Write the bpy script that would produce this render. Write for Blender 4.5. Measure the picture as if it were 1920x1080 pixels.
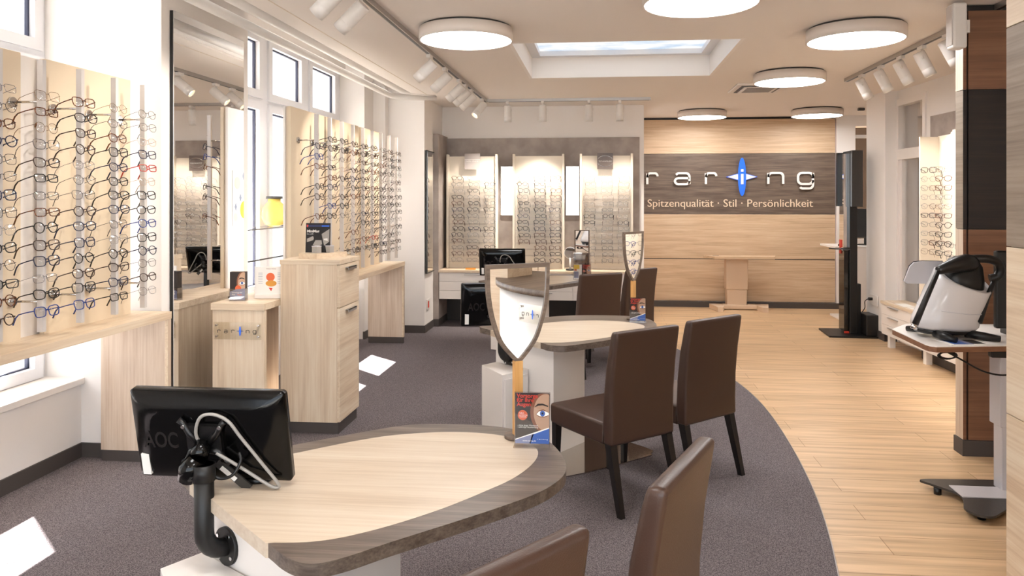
import bpy, bmesh, math, random
from mathutils import Vector, Matrix, Euler
PI = math.pi
for o in list(bpy.data.objects): bpy.data.objects.remove(o)
SC = bpy.context.scene
C = SC.collection
random.seed(7)

# ---------------------------------------------------------------- camera, world, sun, exposure
CAMH = 1.65
YAW = math.atan(138/1400.)
cam = bpy.data.cameras.new('camera'); cam_o = bpy.data.objects.new('camera', cam); C.objects.link(cam_o)
cam_o.location = (0, 0, CAMH); cam_o.rotation_euler = (PI/2, 0, YAW)
cam.sensor_width = 36; cam.lens = 1400/1920*36
cam.shift_x = -(990-960)/1920; cam.shift_y = -(540-373)/1920
cam.clip_start = .05; cam.clip_end = 200
SC.camera = cam_o

SC.view_settings.view_transform = 'Standard'; SC.view_settings.look = 'None'
SC.view_settings.exposure = 1.27; SC.view_settings.gamma = 1
SC.view_settings.use_curve_mapping = False

wd = bpy.data.worlds.new('sky'); SC.world = wd; wd.use_nodes = True
bg = wd.node_tree.nodes['Background']
bg.inputs[0].default_value = (.76, .88, 1.0, 1); bg.inputs[1].default_value = 2.0

sun = bpy.data.lights.new('sun', 'SUN'); sun_o = bpy.data.objects.new('sun', sun); C.objects.link(sun_o)
sun_o.location = (-8, 8, 12)
sun_o.rotation_euler = Vector((1, -.9, -1.42)).to_track_quat('-Z', 'Y').to_euler()
sun.energy = 26; sun.angle = math.radians(.6); sun.color = (1, .97, .93)

def portal(name, loc, rot, sx, sy):
    l = bpy.data.lights.new(name, 'AREA'); l.shape = 'RECTANGLE'; l.size = sx; l.size_y = sy
    l.cycles.is_portal = True
    o = bpy.data.objects.new(name, l); C.objects.link(o); o.location = loc; o.rotation_euler = rot
portal('window_portal', (-3.72, 2.9, 1.9), (0, -PI/2, 0), 2.9, 3.2)
portal('window_portal', (-3.20, 7.1, 1.95), (0, -PI/2, 0), 2.4, 2.9)
portal('window_portal', (.9, -3.3, 1.4), (PI/2, 0, PI), 8.0, 2.5)  # portal of the added storefront opening behind the camera
LAMP_E = 10.0
SPOT_W = 26.0

# ---------------------------------------------------------------- materials
def lin(c):
    c = c/255.
    return c/12.92 if c <= .04045 else ((c+.055)/1.055)**2.4
def rgb(h):
    return (lin(int(h[0:2], 16)), lin(int(h[2:4], 16)), lin(int(h[4:6], 16)), 1)
def new(name):
    m = bpy.data.materials.new(name); m.use_nodes = True
    return m, m.node_tree, m.node_tree.nodes['Principled BSDF']
def plain(name, col, rough=.5, metal=0., spec=.5, emit=0., bump=0., bscale=60, coat=0):
    m, t, b = new(name)
    b.inputs['Base Color'].default_value = rgb(col)
    b.inputs['Roughness'].default_value = rough; b.inputs['Metallic'].default_value = metal
    b.inputs['Specular IOR Level'].default_value = spec
    if coat: b.inputs['Coat Weight'].default_value = coat
    if emit:
        b.inputs['Emission Color'].default_value = rgb(col); b.inputs['Emission Strength'].default_value = emit
    tc = t.nodes.new('ShaderNodeTexCoord'); n = t.nodes.new('ShaderNodeTexNoise'); n.inputs['Scale'].default_value = bscale
    t.links.new(tc.outputs['Object'], n.inputs['Vector'])
    mr = t.nodes.new('ShaderNodeMapRange'); mr.inputs[3].default_value = max(0.02, rough-.04); mr.inputs[4].default_value = min(1, rough+.04)
    t.links.new(n.outputs['Fac'], mr.inputs[0]); t.links.new(mr.outputs[0], b.inputs['Roughness'])
    if bump:
        bp = t.nodes.new('ShaderNodeBump'); bp.inputs['Strength'].default_value = bump; bp.inputs['Distance'].default_value = .002
        t.links.new(n.outputs['Fac'], bp.inputs['Height']); t.links.new(bp.outputs[0], b.inputs['Normal'])
    return m
def wood(name, c1, c2, c3, axis='x', rough=.45, scale=1., rot=0.):
    m, t, b = new(name)
    tc = t.nodes.new('ShaderNodeTexCoord'); mp = t.nodes.new('ShaderNodeMapping')
    s = {'x': (1.1, 14, 14), 'y': (14, 1.1, 14), 'z': (14, 14, 1.1)}[axis]
    mp.inputs['Scale'].default_value = [v*scale for v in s]; mp.inputs['Rotation'].default_value = (0, 0, rot)
    t.links.new(tc.outputs['Object'], mp.inputs[0])
    n1 = t.nodes.new('ShaderNodeTexNoise'); n1.inputs['Scale'].default_value = 1.; n1.inputs['Detail'].default_value = 6; n1.inputs['Roughness'].default_value = .65; n1.inputs['Distortion'].default_value = .35
    t.links.new(mp.outputs[0], n1.inputs['Vector'])
    mp2 = t.nodes.new('ShaderNodeMapping'); mp2.inputs['Scale'].default_value = [v*scale*6 if v > 2 else v*scale*1.5 for v in s]; mp2.inputs['Rotation'].default_value = (0, 0, rot)
    t.links.new(tc.outputs['Object'], mp2.inputs[0])
    n2 = t.nodes.new('ShaderNodeTexNoise'); n2.inputs['Scale'].default_value = 1.; n2.inputs['Detail'].default_value = 3
    t.links.new(mp2.outputs[0], n2.inputs['Vector'])
    mx = t.nodes.new('ShaderNodeMath'); mx.operation = 'MULTIPLY_ADD'; mx.inputs[1].default_value = .35
    t.links.new(n2.outputs['Fac'], mx.inputs[0])
    m3 = t.nodes.new('ShaderNodeMath'); m3.operation = 'MULTIPLY'; m3.inputs[1].default_value = .65
    t.links.new(n1.outputs['Fac'], m3.inputs[0]); t.links.new(m3.outputs[0], mx.inputs[2])
    cr = t.nodes.new('ShaderNodeValToRGB'); e = cr.color_ramp.elements
    e[0].position = .33; e[0].color = rgb(c1); e[1].position = .62; e[1].color = rgb(c3)
    k = e.new(.48); k.color = rgb(c2)
    t.links.new(mx.outputs[0], cr.inputs[0]); t.links.new(cr.outputs[0], b.inputs['Base Color'])
    b.inputs['Roughness'].default_value = rough
    bp = t.nodes.new('ShaderNodeBump'); bp.inputs['Strength'].default_value = .15; bp.inputs['Distance'].default_value = .001
    t.links.new(n2.outputs['Fac'], bp.inputs['Height']); t.links.new(bp.outputs[0], b.inputs['Normal'])
    return m
OAK = ('C8AE92', 'DBC5AA', 'E6D5BD')
oak_x = wood('oak_grain_x', *OAK, axis='x'); oak_y = wood('oak_grain_y', *OAK, axis='y'); oak_z = wood('oak_grain_z', *OAK, axis='z')
oak_desk = wood('oak_desk', 'BFAB94', 'CDBBA5', 'D6C8B4', axis='x', rough=.35, rot=-.55)
oak_wall = wood('oak_wall', 'B89A7A', 'CFB190', 'DCC3A4', axis='x')
oak_pale = wood('oak_pale', 'BFA58F', 'D0BBA6', 'DCCAB8', axis='z')
DRK = ('4A3D34', '66564A', '7C6B5D')
dark_x = wood('grey_oak_x', *DRK, axis='x', rough=.5, scale=1.4)
dark_y = wood('grey_oak_y', *DRK, axis='y', rough=.5, scale=1.4)
dark_desk = wood('grey_oak_desk', '473C34', '63564C', '796C61', axis='x', rough=.38, scale=2, rot=-.55)
grey_wood = wood('grey_oak_light', '75675B', '8A7B6D', '9A8B7C', axis='y', rough=.5)
shade_and_edge_wood = wood('shade_and_desk_edge_oak', '6E4A36', '80583F', '8E6549', axis='x', rough=.5)  # oak with shadow in its colour for the partition front; also the desk edge
shaded_grey_wood = wood('shaded_grey_oak', '140D0A', '1F1510', '2B1E17', axis='x', rough=.5, scale=1.5)  # grey oak darkened for the shadowed front of the partition
beech = wood('beech', 'C08A4E', 'CC9A5C', 'D6A86C', axis='z', rough=.4)
stone = plain('stone_board', '938781', .55)
def mottle(m, c1, c2, sc=3.):
    t = m.node_tree; b = t.nodes['Principled BSDF']
    tc = t.nodes.new('ShaderNodeTexCoord'); n = t.nodes.new('ShaderNodeTexNoise'); n.inputs['Scale'].default_value = sc; n.inputs['Detail'].default_value = 8
    t.links.new(tc.outputs['Object'], n.inputs['Vector'])
    cr = t.nodes.new('ShaderNodeValToRGB'); e = cr.color_ramp.elements
    e[0].position = .35; e[0].color = rgb(c1); e[1].position = .65; e[1].color = rgb(c2)
    t.links.new(n.outputs['Fac'], cr.inputs[0]); t.links.new(cr.outputs[0], b.inputs['Base Color'])
mottle(stone, '958981', 'AEA29A', 5)
white_wall = plain('white_plaster', 'F2ECE7', .8, bump=.1, bscale=220)
white_ceil = plain('ceiling_paint', 'EDE5DE', .85)
white_lam = plain('white_laminate', 'EFE8E2', .3)
white_metal = plain('white_metal', 'E6E1DC', .4)
cream = plain('cream_board', 'EEE2D0', .45)
cream_rack = plain('cream_rack_board', 'E0CDB2', .5)
cream_side = plain('cream_board_edge', 'DCCBB6', .5)
pvc = plain('window_frame_white', 'E4E4E8', .35)
gasket = plain('window_gasket', '3A3F55', .5)
skirt = plain('skirting_dark', '4B4441', .55)
alu = plain('brushed_aluminium', 'B9B6B4', .3, metal=.9)
steel = plain('polished_steel', 'C9C4BE', .08, metal=1.)
rod_m = plain('rod_pale_aluminium', 'CFC8C4', .35)
chrome = plain('chrome', 'D8D8D8', .08, metal=1.)
blk = plain('black_plastic', '0D0C0C', .35)
blk_gloss = plain('glossy_black_plastic', '040404', .14, spec=.3)
blk_matte = plain('matte_black_paint', '12100F', .45)
dgrey = plain('dark_grey_plastic', '3A3734', .4)
leather = plain('brown_leather', '412C22', .36, bump=.25, bscale=260)
leg_m = plain('black_stained_beech', '110C0B', .35)
grey_cable = plain('grey_cable', '9B9690', .4)
paper = plain('white_paper', 'F0ECE6', .6)
red_m = plain('red_print', 'D8402C', .5); orange_m = plain('orange_print', 'E2693C', .5)
blue_m = plain('blue_print', '3C5FA8', .5); lblue = plain('grey_blue_print', '8388A6', .5)
dk_print = plain('dark_brown_print', '2B201B', .5); skin_p = plain('skin_print', 'C9A58A', .5); skin_d = plain('shaded_skin_print', '8D5A40', .5)
white_p = plain('white_print', 'F2EEE8', .5); iris_m = plain('blue_iris_print', '3F5FA6', .4); blk_p = plain('black_print', '151010', .5)
yel = plain('yellow_glass', 'EBCF6A', .2); yel_p = plain('yellow_print', 'F2CF3A', .5); leaf_p = plain('grey_leaf_print', '8E96A8', .5)
peach_p = plain('peach_print', 'F3DCC0', .5)
navy_p = plain('navy_print', '26325F', .5)
sign_white = plain('white_sign_letters', 'F4EEE8', .35); sign_cream = plain('cream_sign_letters', 'E9D3B8', .5)
sign_blue = plain('blue_sign_enamel', '2F78FF', .3)
lamp_body = plain('lamp_white_shell', 'E0D5CC', .5)
box_grey = plain('grey_card_box', 'A8A19A', .6)
tower_m = plain('tower_black_gloss', '0B0908', .1, coat=.5)
inst_w = plain('instrument_white', 'DAD6D6', .25, coat=.3)
tab_g = plain('tablet_pale_grey', 'C9C6CA', .35)
table_beige = plain('beige_powder_coat', 'D9BFA4', .5)
street_m = plain('pavement', 'B9B6B0', .9); facade_m = plain('pale_facade_render', 'D8D4D0', .9); facade_w = plain('facade_window_glass', '5E6672', .2)
awn = plain('awning_white_cloth', 'E8E4E0', .8)
spot_glow = plain('spotlight_glow', 'FFE2B8', .5, emit=6)

def emitter(name, col, st):
    m = bpy.data.materials.new(name); m.use_nodes = True; t = m.node_tree; t.nodes.clear()
    o = t.nodes.new('ShaderNodeOutputMaterial'); e = t.nodes.new('ShaderNodeEmission')
    e.inputs[0].default_value = col; e.inputs[1].default_value = st; t.links.new(e.outputs[0], o.inputs[0]); return m
lamp_glow = emitter('lamp_diffuser_light', (1, .985, .975, 1), LAMP_E)
skypanel = emitter('sky_seen_in_roof_window', (.9, .95, 1, 1), .45)
def _sky():
    t = skypanel.node_tree; e = [n for n in t.nodes if n.type == 'EMISSION'][0]
    tc = t.nodes.new('ShaderNodeTexCoord'); mp = t.nodes.new('ShaderNodeMapping'); mp.inputs['Scale'].default_value = (2.2, 3.2, 1)
    n = t.nodes.new('ShaderNodeTexNoise'); n.inputs['Scale'].default_value = 1.2; n.inputs['Detail'].default_value = 6
    cr = t.nodes.new('ShaderNodeValToRGB'); el = cr.color_ramp.elements
    el[0].position = .36; el[0].color = (.55, .68, .85, 1); el[1].position = .55; el[1].color = (1, .99, .97, 1)
    t.links.new(tc.outputs['Object'], mp.inputs[0]); t.links.new(mp.outputs[0], n.inputs['Vector']); t.links.new(n.outputs['Fac'], cr.inputs[0]); t.links.new(cr.outputs[0], e.inputs[0])
_sky()
def glassy(name, tint=(1, 1, 1, 1), gloss=.08, rough=.02):
    m = bpy.data.materials.new(name); m.use_nodes = True; t = m.node_tree; t.nodes.clear()
    o = t.nodes.new('ShaderNodeOutputMaterial'); tr = t.nodes.new('ShaderNodeBsdfTransparent'); g = t.nodes.new('ShaderNodeBsdfGlossy'); mx = t.nodes.new('ShaderNodeMixShader')
    tr.inputs[0].default_value = tint; g.inputs['Roughness'].default_value = rough; g.inputs[0].default_value = (1, 1, 1, 1)
    lw = t.nodes.new('ShaderNodeLayerWeight'); lw.inputs[0].default_value = .35
    mr = t.nodes.new('ShaderNodeMapRange'); mr.inputs[3].default_value = gloss; mr.inputs[4].default_value = min(1, gloss*5)
    t.links.new(lw.outputs['Fresnel'], mr.inputs[0]); t.links.new(mr.outputs[0], mx.inputs[0])
    t.links.new(tr.outputs[0], mx.inputs[1]); t.links.new(g.outputs[0], mx.inputs[2]); t.links.new(mx.outputs[0], o.inputs[0]); return m
glass = glassy('window_glass', gloss=.05); lens_g = glassy('spectacle_lens', (.94, .94, .945, 1), .04, 0.); acryl = glassy('clear_acrylic', (.94, .93, .93, 1), .08)
acryl_sign = glassy('frosted_acrylic', (.93, .92, .89, 1), .04, .15)
def mirror_mat():
    m, t, b = new('mirror_glass'); b.inputs['Base Color'].default_value = (.9, .9, .9, 1); b.inputs['Metallic'].default_value = 1; b.inputs['Roughness'].default_value = .01
    return m
mirr = mirror_mat()
def carpet_mat():
    m, t, b = new('carpet_pile')
    tc = t.nodes.new('ShaderNodeTexCoord'); n = t.nodes.new('ShaderNodeTexNoise'); n.inputs['Scale'].default_value = 190; n.inputs['Detail'].default_value = 3
    t.links.new(tc.outputs['Object'], n.inputs['Vector'])
    cr = t.nodes.new('ShaderNodeValToRGB'); e = cr.color_ramp.elements
    e[0].position = .35; e[0].color = rgb('4A4547'); e[1].position = .68; e[1].color = rgb('8C8385')
    t.links.new(n.outputs['Fac'], cr.inputs[0]); t.links.new(cr.outputs[0], b.inputs['Base Color'])
    b.inputs['Roughness'].default_value = .95; b.inputs['Specular IOR Level'].default_value = .1
    bp = t.nodes.new('ShaderNodeBump'); bp.inputs['Strength'].default_value = .6; bp.inputs['Distance'].default_value = .004
    t.links.new(n.outputs['Fac'], bp.inputs['Height']); t.links.new(bp.outputs[0], b.inputs['Normal'])
    return m
carpet_m = carpet_mat()
def floor_mat():
    m, t, b = new('oak_plank_floor')
    tc = t.nodes.new('ShaderNodeTexCoord')
    br = t.nodes.new('ShaderNodeTexBrick'); br.inputs['Scale'].default_value = 1; br.inputs['Brick Width'].default_value = 1.35; br.inputs['Row Height'].default_value = .19
    br.inputs['Mortar Size'].default_value = .0022; br.inputs['Mortar Smooth'].default_value = .3; br.offset = .37
    br.inputs['Color1'].default_value = rgb('DABB96'); br.inputs['Color2'].default_value = rgb('CEAE88'); br.inputs['Mortar'].default_value = rgb('9A7650')
    t.links.new(tc.outputs['Object'], br.inputs['Vector'])
    mp = t.nodes.new('ShaderNodeMapping'); mp.inputs['Scale'].default_value = (1.3, 22, 1); t.links.new(tc.outputs['Object'], mp.inputs[0])
    n = t.nodes.new('ShaderNodeTexNoise'); n.inputs['Scale'].default_value = 1; n.inputs['Detail'].default_value = 7; n.inputs['Distortion'].default_value = .4
    t.links.new(mp.outputs[0], n.inputs['Vector'])
    cr = t.nodes.new('ShaderNodeValToRGB'); e = cr.color_ramp.elements
    e[0].position = .3; e[0].color = (.62, .55, .47, 1); e[1].position = .62; e[1].color = (1.05, 1.03, 1.0, 1)
    t.links.new(n.outputs['Fac'], cr.inputs[0])
    mx = t.nodes.new('ShaderNodeMixRGB'); mx.blend_type = 'MULTIPLY'; mx.inputs[0].default_value = .8
    t.links.new(br.outputs[0], mx.inputs[1]); t.links.new(cr.outputs[0], mx.inputs[2]); t.links.new(mx.outputs[0], b.inputs['Base Color'])
    b.inputs['Roughness'].default_value = .36; b.inputs['Specular IOR Level'].default_value = .4
    return m
floor_m = floor_mat()

# ---------------------------------------------------------------- mesh builder
class MB:
    def __init__(s): s.bm = bmesh.new(); s.mats = []
    def _mi(s, m):
        if m is None: return 0
        if m not in s.mats: s.mats.append(m)
        return s.mats.index(m)
    def face(s, pts, m=None):
        vs = [s.bm.verts.new(p) for p in pts]
        f = s.bm.faces.new(vs); f.material_index = s._mi(m); return f
    def box(s, x0, x1, y0, y1, z0, z1, m=None, bev=0, M=None):
        b = bmesh.new(); bmesh.ops.create_cube(b, size=1)
        for v in b.verts: v.co = Vector(((x0+x1)/2+v.co.x*(x1-x0), (y0+y1)/2+v.co.y*(y1-y0), (z0+z1)/2+v.co.z*(z1-z0)))
        if bev: bmesh.ops.bevel(b, geom=list(b.edges), offset=bev, segments=2, affect='EDGES', profile=.5)
        s.merge(b, m, M); return s
    def merge(s, b, m=None, M=None):
        if M is not None: bmesh.ops.transform(b, matrix=M, verts=b.verts)
        mi = s._mi(m); mp = {}
        for v in b.verts: mp[v] = s.bm.verts.new(v.co)
        for f in b.faces:
            try: g = s.bm.faces.new([mp[v] for v in f.verts])
            except ValueError: continue
            g.material_index = mi; g.smooth = f.smooth
        b.free()
    def prism(s, pts, z0, z1, m=None, M=None, smooth=False):
        b = bmesh.new()
        lo = [b.verts.new((p[0], p[1], z0)) for p in pts]; hi = [b.verts.new((p[0], p[1], z1)) for p in pts]
        b.faces.new(lo[::-1]); b.faces.new(hi)
        n = len(pts)
        for i in range(n):
            f = b.faces.new((lo[i], lo[(i+1) % n], hi[(i+1) % n], hi[i])); f.smooth = smooth
        bmesh.ops.recalc_face_normals(b, faces=b.faces)
        s.merge(b, m, M); return s
    def vprism(s, pts, y0, y1, m=None, M=None, smooth=False):     # outline in x,z extruded along y
        R = Matrix(((1, 0, 0, 0), (0, 0, 1, 0), (0, 1, 0, 0), (0, 0, 0, 1)))
        return s.prism(pts, y0, y1, m, (M or Matrix()) @ R, smooth)
    def cyl(s, p0, p1, r0, r1=None, n=24, m=None, M=None):
        return s.tube([p0, p1], [r0, r0 if r1 is None else r1], n, m, M)
    def tube(s, pts, r, n=8, m=None, M=None, closed=False):
        pts = [Vector(p) for p in pts]; k = len(pts); rs = r if isinstance(r, (list, tuple)) else [r]*k
        b = bmesh.new(); rings = []; up = None
        for i, p in enumerate(pts):
            if closed: d = pts[(i+1) % k]-pts[i-1]
            else: d = pts[min(i+1, k-1)]-pts[max(i-1, 0)]
            d.normalize()
            if up is None:
                up = Vector((0, 0, 1)) if abs(d.z) < .9 else Vector((1, 0, 0))
            a = d.cross(up)
            if a.length < 1e-5: a = d.orthogonal()
            a.normalize(); up2 = a.cross(d).normalized(); up = up2
            rings.append([b.verts.new(p+(a*math.cos(2*PI*j/n)+up2*math.sin(2*PI*j/n))*rs[i]) for j in range(n)])
        for i in range(k if closed else k-1):
            A = rings[i]; B = rings[(i+1) % k]
            for j in range(n):
                f = b.faces.new((A[j], A[(j+1) % n], B[(j+1) % n], B[j])); f.smooth = True
        if not closed:
            b.faces.new(rings[0][::-1]); b.faces.new(rings[-1])
        bmesh.ops.recalc_face_normals(b, faces=b.faces)
        s.merge(b, m, M); return s
    def loft(s, rings, m=None, M=None, caps=True, smooth=True):
        b = bmesh.new(); R = [[b.verts.new(p) for p in r] for r in rings]; n = len(rings[0])
        for A, B in zip(R, R[1:]):
            for j in range(n):
                f = b.faces.new((A[j], A[(j+1) % n], B[(j+1) % n], B[j])); f.smooth = smooth
        if caps: b.faces.new(R[0][::-1]); b.faces.new(R[-1])
        bmesh.ops.recalc_face_normals(b, faces=b.faces)
        s.merge(b, m, M); return s
    def done(s, name, mat=None, parent=None):
        me = bpy.data.meshes.new(name); s.bm.to_mesh(me); s.bm.free()
        for m in (s.mats or [mat]): me.materials.append(m)
        return link(name, me, parent)
def link(name, me, parent=None):
    o = bpy.data.objects.new(name, me); C.objects.link(o)
    if parent is not None:
        o.parent = parent
        if parent.type == 'EMPTY' and parent.get('_w'): o.location = -parent.location
    return o
ALLT = []
def tag(o, label, cat, group=None):
    o['label'] = label; o['category'] = cat
    if group: o['group'] = group
    return o
def thing(name, label, cat, loc=(0, 0, 0), rotz=0, group=None, world=False):
    o = bpy.data.objects.new(name, None); C.objects.link(o); o.location = loc; o.rotation_euler = (0, 0, rotz)
    o.empty_display_size = .05
    if world: o['_w'] = 1; ALLT.append(o)
    return tag(o, label, cat, group)
def struct(name, mb, mat=None, parent=None):
    o = mb.done(name, mat, parent)
    if parent is None: o['kind'] = 'structure'
    return o
def sempty(name, loc=(0, 0, 0)):
    o = bpy.data.objects.new(name, None); C.objects.link(o); o.location = loc; o['kind'] = 'structure'; o['_w'] = 1; ALLT.append(o); return o
def B(name, x0, x1, y0, y1, z0, z1, mat, parent=None, bev=0.):
    return MB().box(x0, x1, y0, y1, z0, z1, mat, bev).done(name, mat, parent)
def S(name, x0, x1, y0, y1, z0, z1, mat):
    return struct(name, MB().box(x0, x1, y0, y1, z0, z1, mat))
def catmull(pts, sub=5, closed=True):
    out = []; n = len(pts)
    for i in range(n if closed else n-1):
        g = lambda k: Vector(pts[k % n]) if closed else Vector(pts[max(0, min(n-1, k))])
        p0, p1, p2, p3 = g(i-1), g(i), g(i+1), g(i+2)
        for j in range(sub):
            t = j/sub
            out.append(.5*((2*p1)+(-p0+p2)*t+(2*p0-5*p1+4*p2-p3)*t*t+(-p0+3*p1-3*p2+p3)*t**3))
    if not closed: out.append(Vector(pts[-1]))
    return out
def copy_tree(o, parent=None):
    c = o.copy(); C.objects.link(c); c.parent = parent
    for ch in list(o.children): copy_tree(ch, c)
    return c
def text_mesh(s, size, ext=.002, align='LEFT', spacing=1., bold=0.):
    cu = bpy.data.curves.new('t', 'FONT'); cu.body = s; cu.size = size; cu.extrude = ext; cu.align_x = align; cu.space_character = spacing; cu.offset = bold
    cu.resolution_u = 3
    o = bpy.data.objects.new('t', cu); C.objects.link(o)
    bpy.context.view_layer.update()
    me = bpy.data.meshes.new_from_object(o.evaluated_get(bpy.context.evaluated_depsgraph_get()))
    bpy.data.objects.remove(o); return me
def add_text(mb, s, size, M, m, ext=.0004, align='LEFT', width=None, spacing=1., bold=0.):   # text lies in x,y of M
    me = text_mesh(s, size, ext, align, spacing, bold); b = bmesh.new(); b.from_mesh(me); bpy.data.meshes.remove(me)
    if width and b.verts:
        xs = [v.co.x for v in b.verts]; k = width/(max(xs)-min(xs)); x0 = min(xs)
        for v in b.verts: v.co.x = (v.co.x-x0)*k
    mb.merge(b, m, M)
# frame for writing on a surface facing -y: text x -> +x, text y -> +z
def face_y(x, y, z): return Matrix.Translation((x, y, z)) @ Matrix.Rotation(PI/2, 4, 'X')
def stroke(pts, w):       # flat ribbon outline (x,z) as polygons list of quads
    out = []
    P = [Vector(p) for p in pts]
    L = []; R = []
    for i, p in enumerate(P):
        a = (P[i]-P[i-1]).normalized() if i > 0 else (P[1]-P[0]).normalized()
        b = (P[i+1]-P[i]).normalized() if i < len(P)-1 else a
        t = (a+b).normalized(); n = Vector((-t.y, t.x)); k = max(.5, n.dot(Vector((-a.y, a.x))))
        L.append(p+n*w/2/k); R.append(p-n*w/2/k)
    return L+R[::-1]
def arc(cx, cy, rx, ry, a0, a1, n=6):
    return [(cx+rx*math.cos(math.radians(a0+(a1-a0)*i/n)), cy+ry*math.sin(math.radians(a0+(a1-a0)*i/n))) for i in range(n+1)]
LET = {   # wide square lettering, x-height 1, width 1.25
    'r': [[(0, 0), (0, 1)], [(0, .62)]+arc(.35, .65, .35, .35, 170, 90)+arc(.85, .72, .28, .28, 90, 0)],
    'n': [[(0, 0), (0, 1)], [(0, .62)]+arc(.35, .65, .35, .35, 170, 90)+arc(.95, .7, .3, .3, 90, 0)+[(1.25, 0)]],
    'a': [[(.1, .86)]+arc(.35, .78, .22, .22, 140, 90)+arc(.95, .7, .3, .3, 90, 0)+[(1.25, 0)],
          [(1.25, .55), (.32, .55)]+arc(.3, .275, .3, .275, 90, 270)+[(.95, 0)]+arc(.95, .3, .3, .3, -90, 0)],
    'g': [[(1.25, 1), (1.25, -.1)]+arc(.95, -.1, .3, .3, 0, -90)+arc(.4, -.18, .25, .22, -90, -150),
          [(1.25, .5)]+arc(.9, .65, .35, .35, 0, 90)+arc(.35, .65, .35, .35, 90, 180)+arc(.35, .35, .35, .35, 180, 270)+arc(.9, .35, .35, .35, 270, 360)],
}
def letter(mb, ch, x, z, h, w, y0, y1, mat, wx=1.25, M=None):
    for st in LET[ch]:
        pts = [(x+p[0]/1.25*wx*h, z+p[1]*h) for p in st]
        q = [pts[0]]
        for p in pts[1:]:
            if (Vector(p)-Vector(q[-1])).length > 1e-4*1: q.append(p)
        o = stroke(q, w); n = len(o)//2
        for i in range(n-1):
            quad = [o[i], o[i+1], o[2*n-2-i], o[2*n-1-i]]
            mb.vprism([tuple(v) for v in quad], y0, y1, mat, M)
def raring_logo(mb, W, y0, y1, m_let, m_blue, m_star, M=None, th=.045):   # logo of total width W, origin at left of x-height line
    k = W/2.488
    xs = {'r': 0, 'a': .42, 'r2': .886, 'n': 1.815, 'g': 2.247}
    for c, x in xs.items(): letter(mb, c[0], x*k, 0, .175*k, th*k*.75, y0, y1, m_let, wx=1.12, M=M)
    cx = 1.43*k; cz = .118*k
    mb.vprism([(cx-.235*k, cz), (cx, cz+.075*k), (cx+.235*k, cz), (cx, cz-.075*k)], y0, y1*1.0, m_star, M)
    el = [(cx+.057*k*math.cos(a*PI/16), cz+.295*k*math.sin(a*PI/16)) for a in range(32)]
    yo = y0+(y0-y1)*.5 if y0 < y1 else y0
    mb.vprism(el, y0-abs(y1-y0)*.4, y1, m_blue, M)
    e = abs(y1-y0)*.4
    mb.vprism([(cx-.019*k, 0), (cx+.019*k, 0), (cx+.019*k, .175*k), (cx-.019*k, .175*k)], y0-e*2, y0-e, m_star, M)
    mb.vprism([(cx-.019*k, .21*k), (cx+.019*k, .21*k), (cx+.019*k, .245*k), (cx-.019*k, .245*k)], y0-e*2, y0-e, m_star, M)

# ---------------------------------------------------------------- the setting
CZ = 2.90
S('floor', -3.7, 6.2, -3.0, 14.0, -.12, 0, floor_m)
edge = [(-.9, -3.0), (-.35, -1.2), (.15, .4), (.55, 1.6), (.83, 2.55), (1.027, 3.384), (1.155, 4.1), (1.235, 4.85), (1.276, 5.65), (1.27, 6.28), (1.21, 6.85), (1.1, 7.4), (.93, 8.0), (.72, 8.6), (.56, 9.0), (.56, 10.0)]
ce = catmull(edge, 5, False)
poly = [(v.x, v.y) for v in ce]+[(-3.6, 10.0), (-3.6, -3.0)]
struct('floor', MB().prism(poly, 0, .004, carpet_m))
struct('trim_1', MB().tube([(v.x+.004, v.y, .003) for v in ce[5:-10]], .004, 6, alu))

# outer wall on the street side, with two window openings
mb = MB()
mb.box(-3.9, -3.31, -3.0, 4.47, 0, .47, white_wall)              # apron under window 1
mb.box(-3.9, -3.5, -3.0, 1.2, .47, 3.35, white_wall)
mb.box(-3.9, -2.77, 4.47, 5.63, 0, 3.35, white_wall)             # pier carrying the mirror
mb.box(-3.3, -3.0, 5.63, 8.53, 0, .78, white_wall)               # apron under window 2
mb.box(-3.3, -2.77, 8.53, 8.87, 0, 3.35, white_wall)
mb.box(-3.3, -2.62, 8.87, 9.0, 0, 3.35, white_wall)
mb.box(-3.3, -2.165, 9.0, 9.46, 0, 3.35, white_wall)
mb.box(-3.9, -3.55, 1.2, 4.47, 3.25, 3.35, white_wall)
mb.box(-3.3, -3.0, 5.63, 8.53, 3.14, 3.35, white_wall)
struct('wall_left', mb)
mb = MB()
mb.box(-3.62, -3.285, 1.2, 4.47, .47, .51, white_wall, .004)
struct('trim_2', mb)
struct('trim_3', MB().box(-3.12, -2.985, 5.63, 8.53, .78, .81, white_wall, .004))
# skirting on the street side
mb = MB()
for x0, x1, y0, y1 in ((-3.31, -3.298, -3, 4.46), (-3.31, -2.758, 4.458, 4.47), (-2.77, -2.758, 4.458, 5.64), (-2.785, -2.758, 8.518, 8.53), (-2.77, -2.758, 8.53, 8.87), (-2.62, -2.608, 8.87, 9.0), (-2.62, -2.153, 8.988, 9.0), (-2.165, -2.153, 9.0, 9.46)):
    mb.box(x0, x1, y0, y1, .004, .095, skirt)
struct('baseboard_left', mb)

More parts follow.
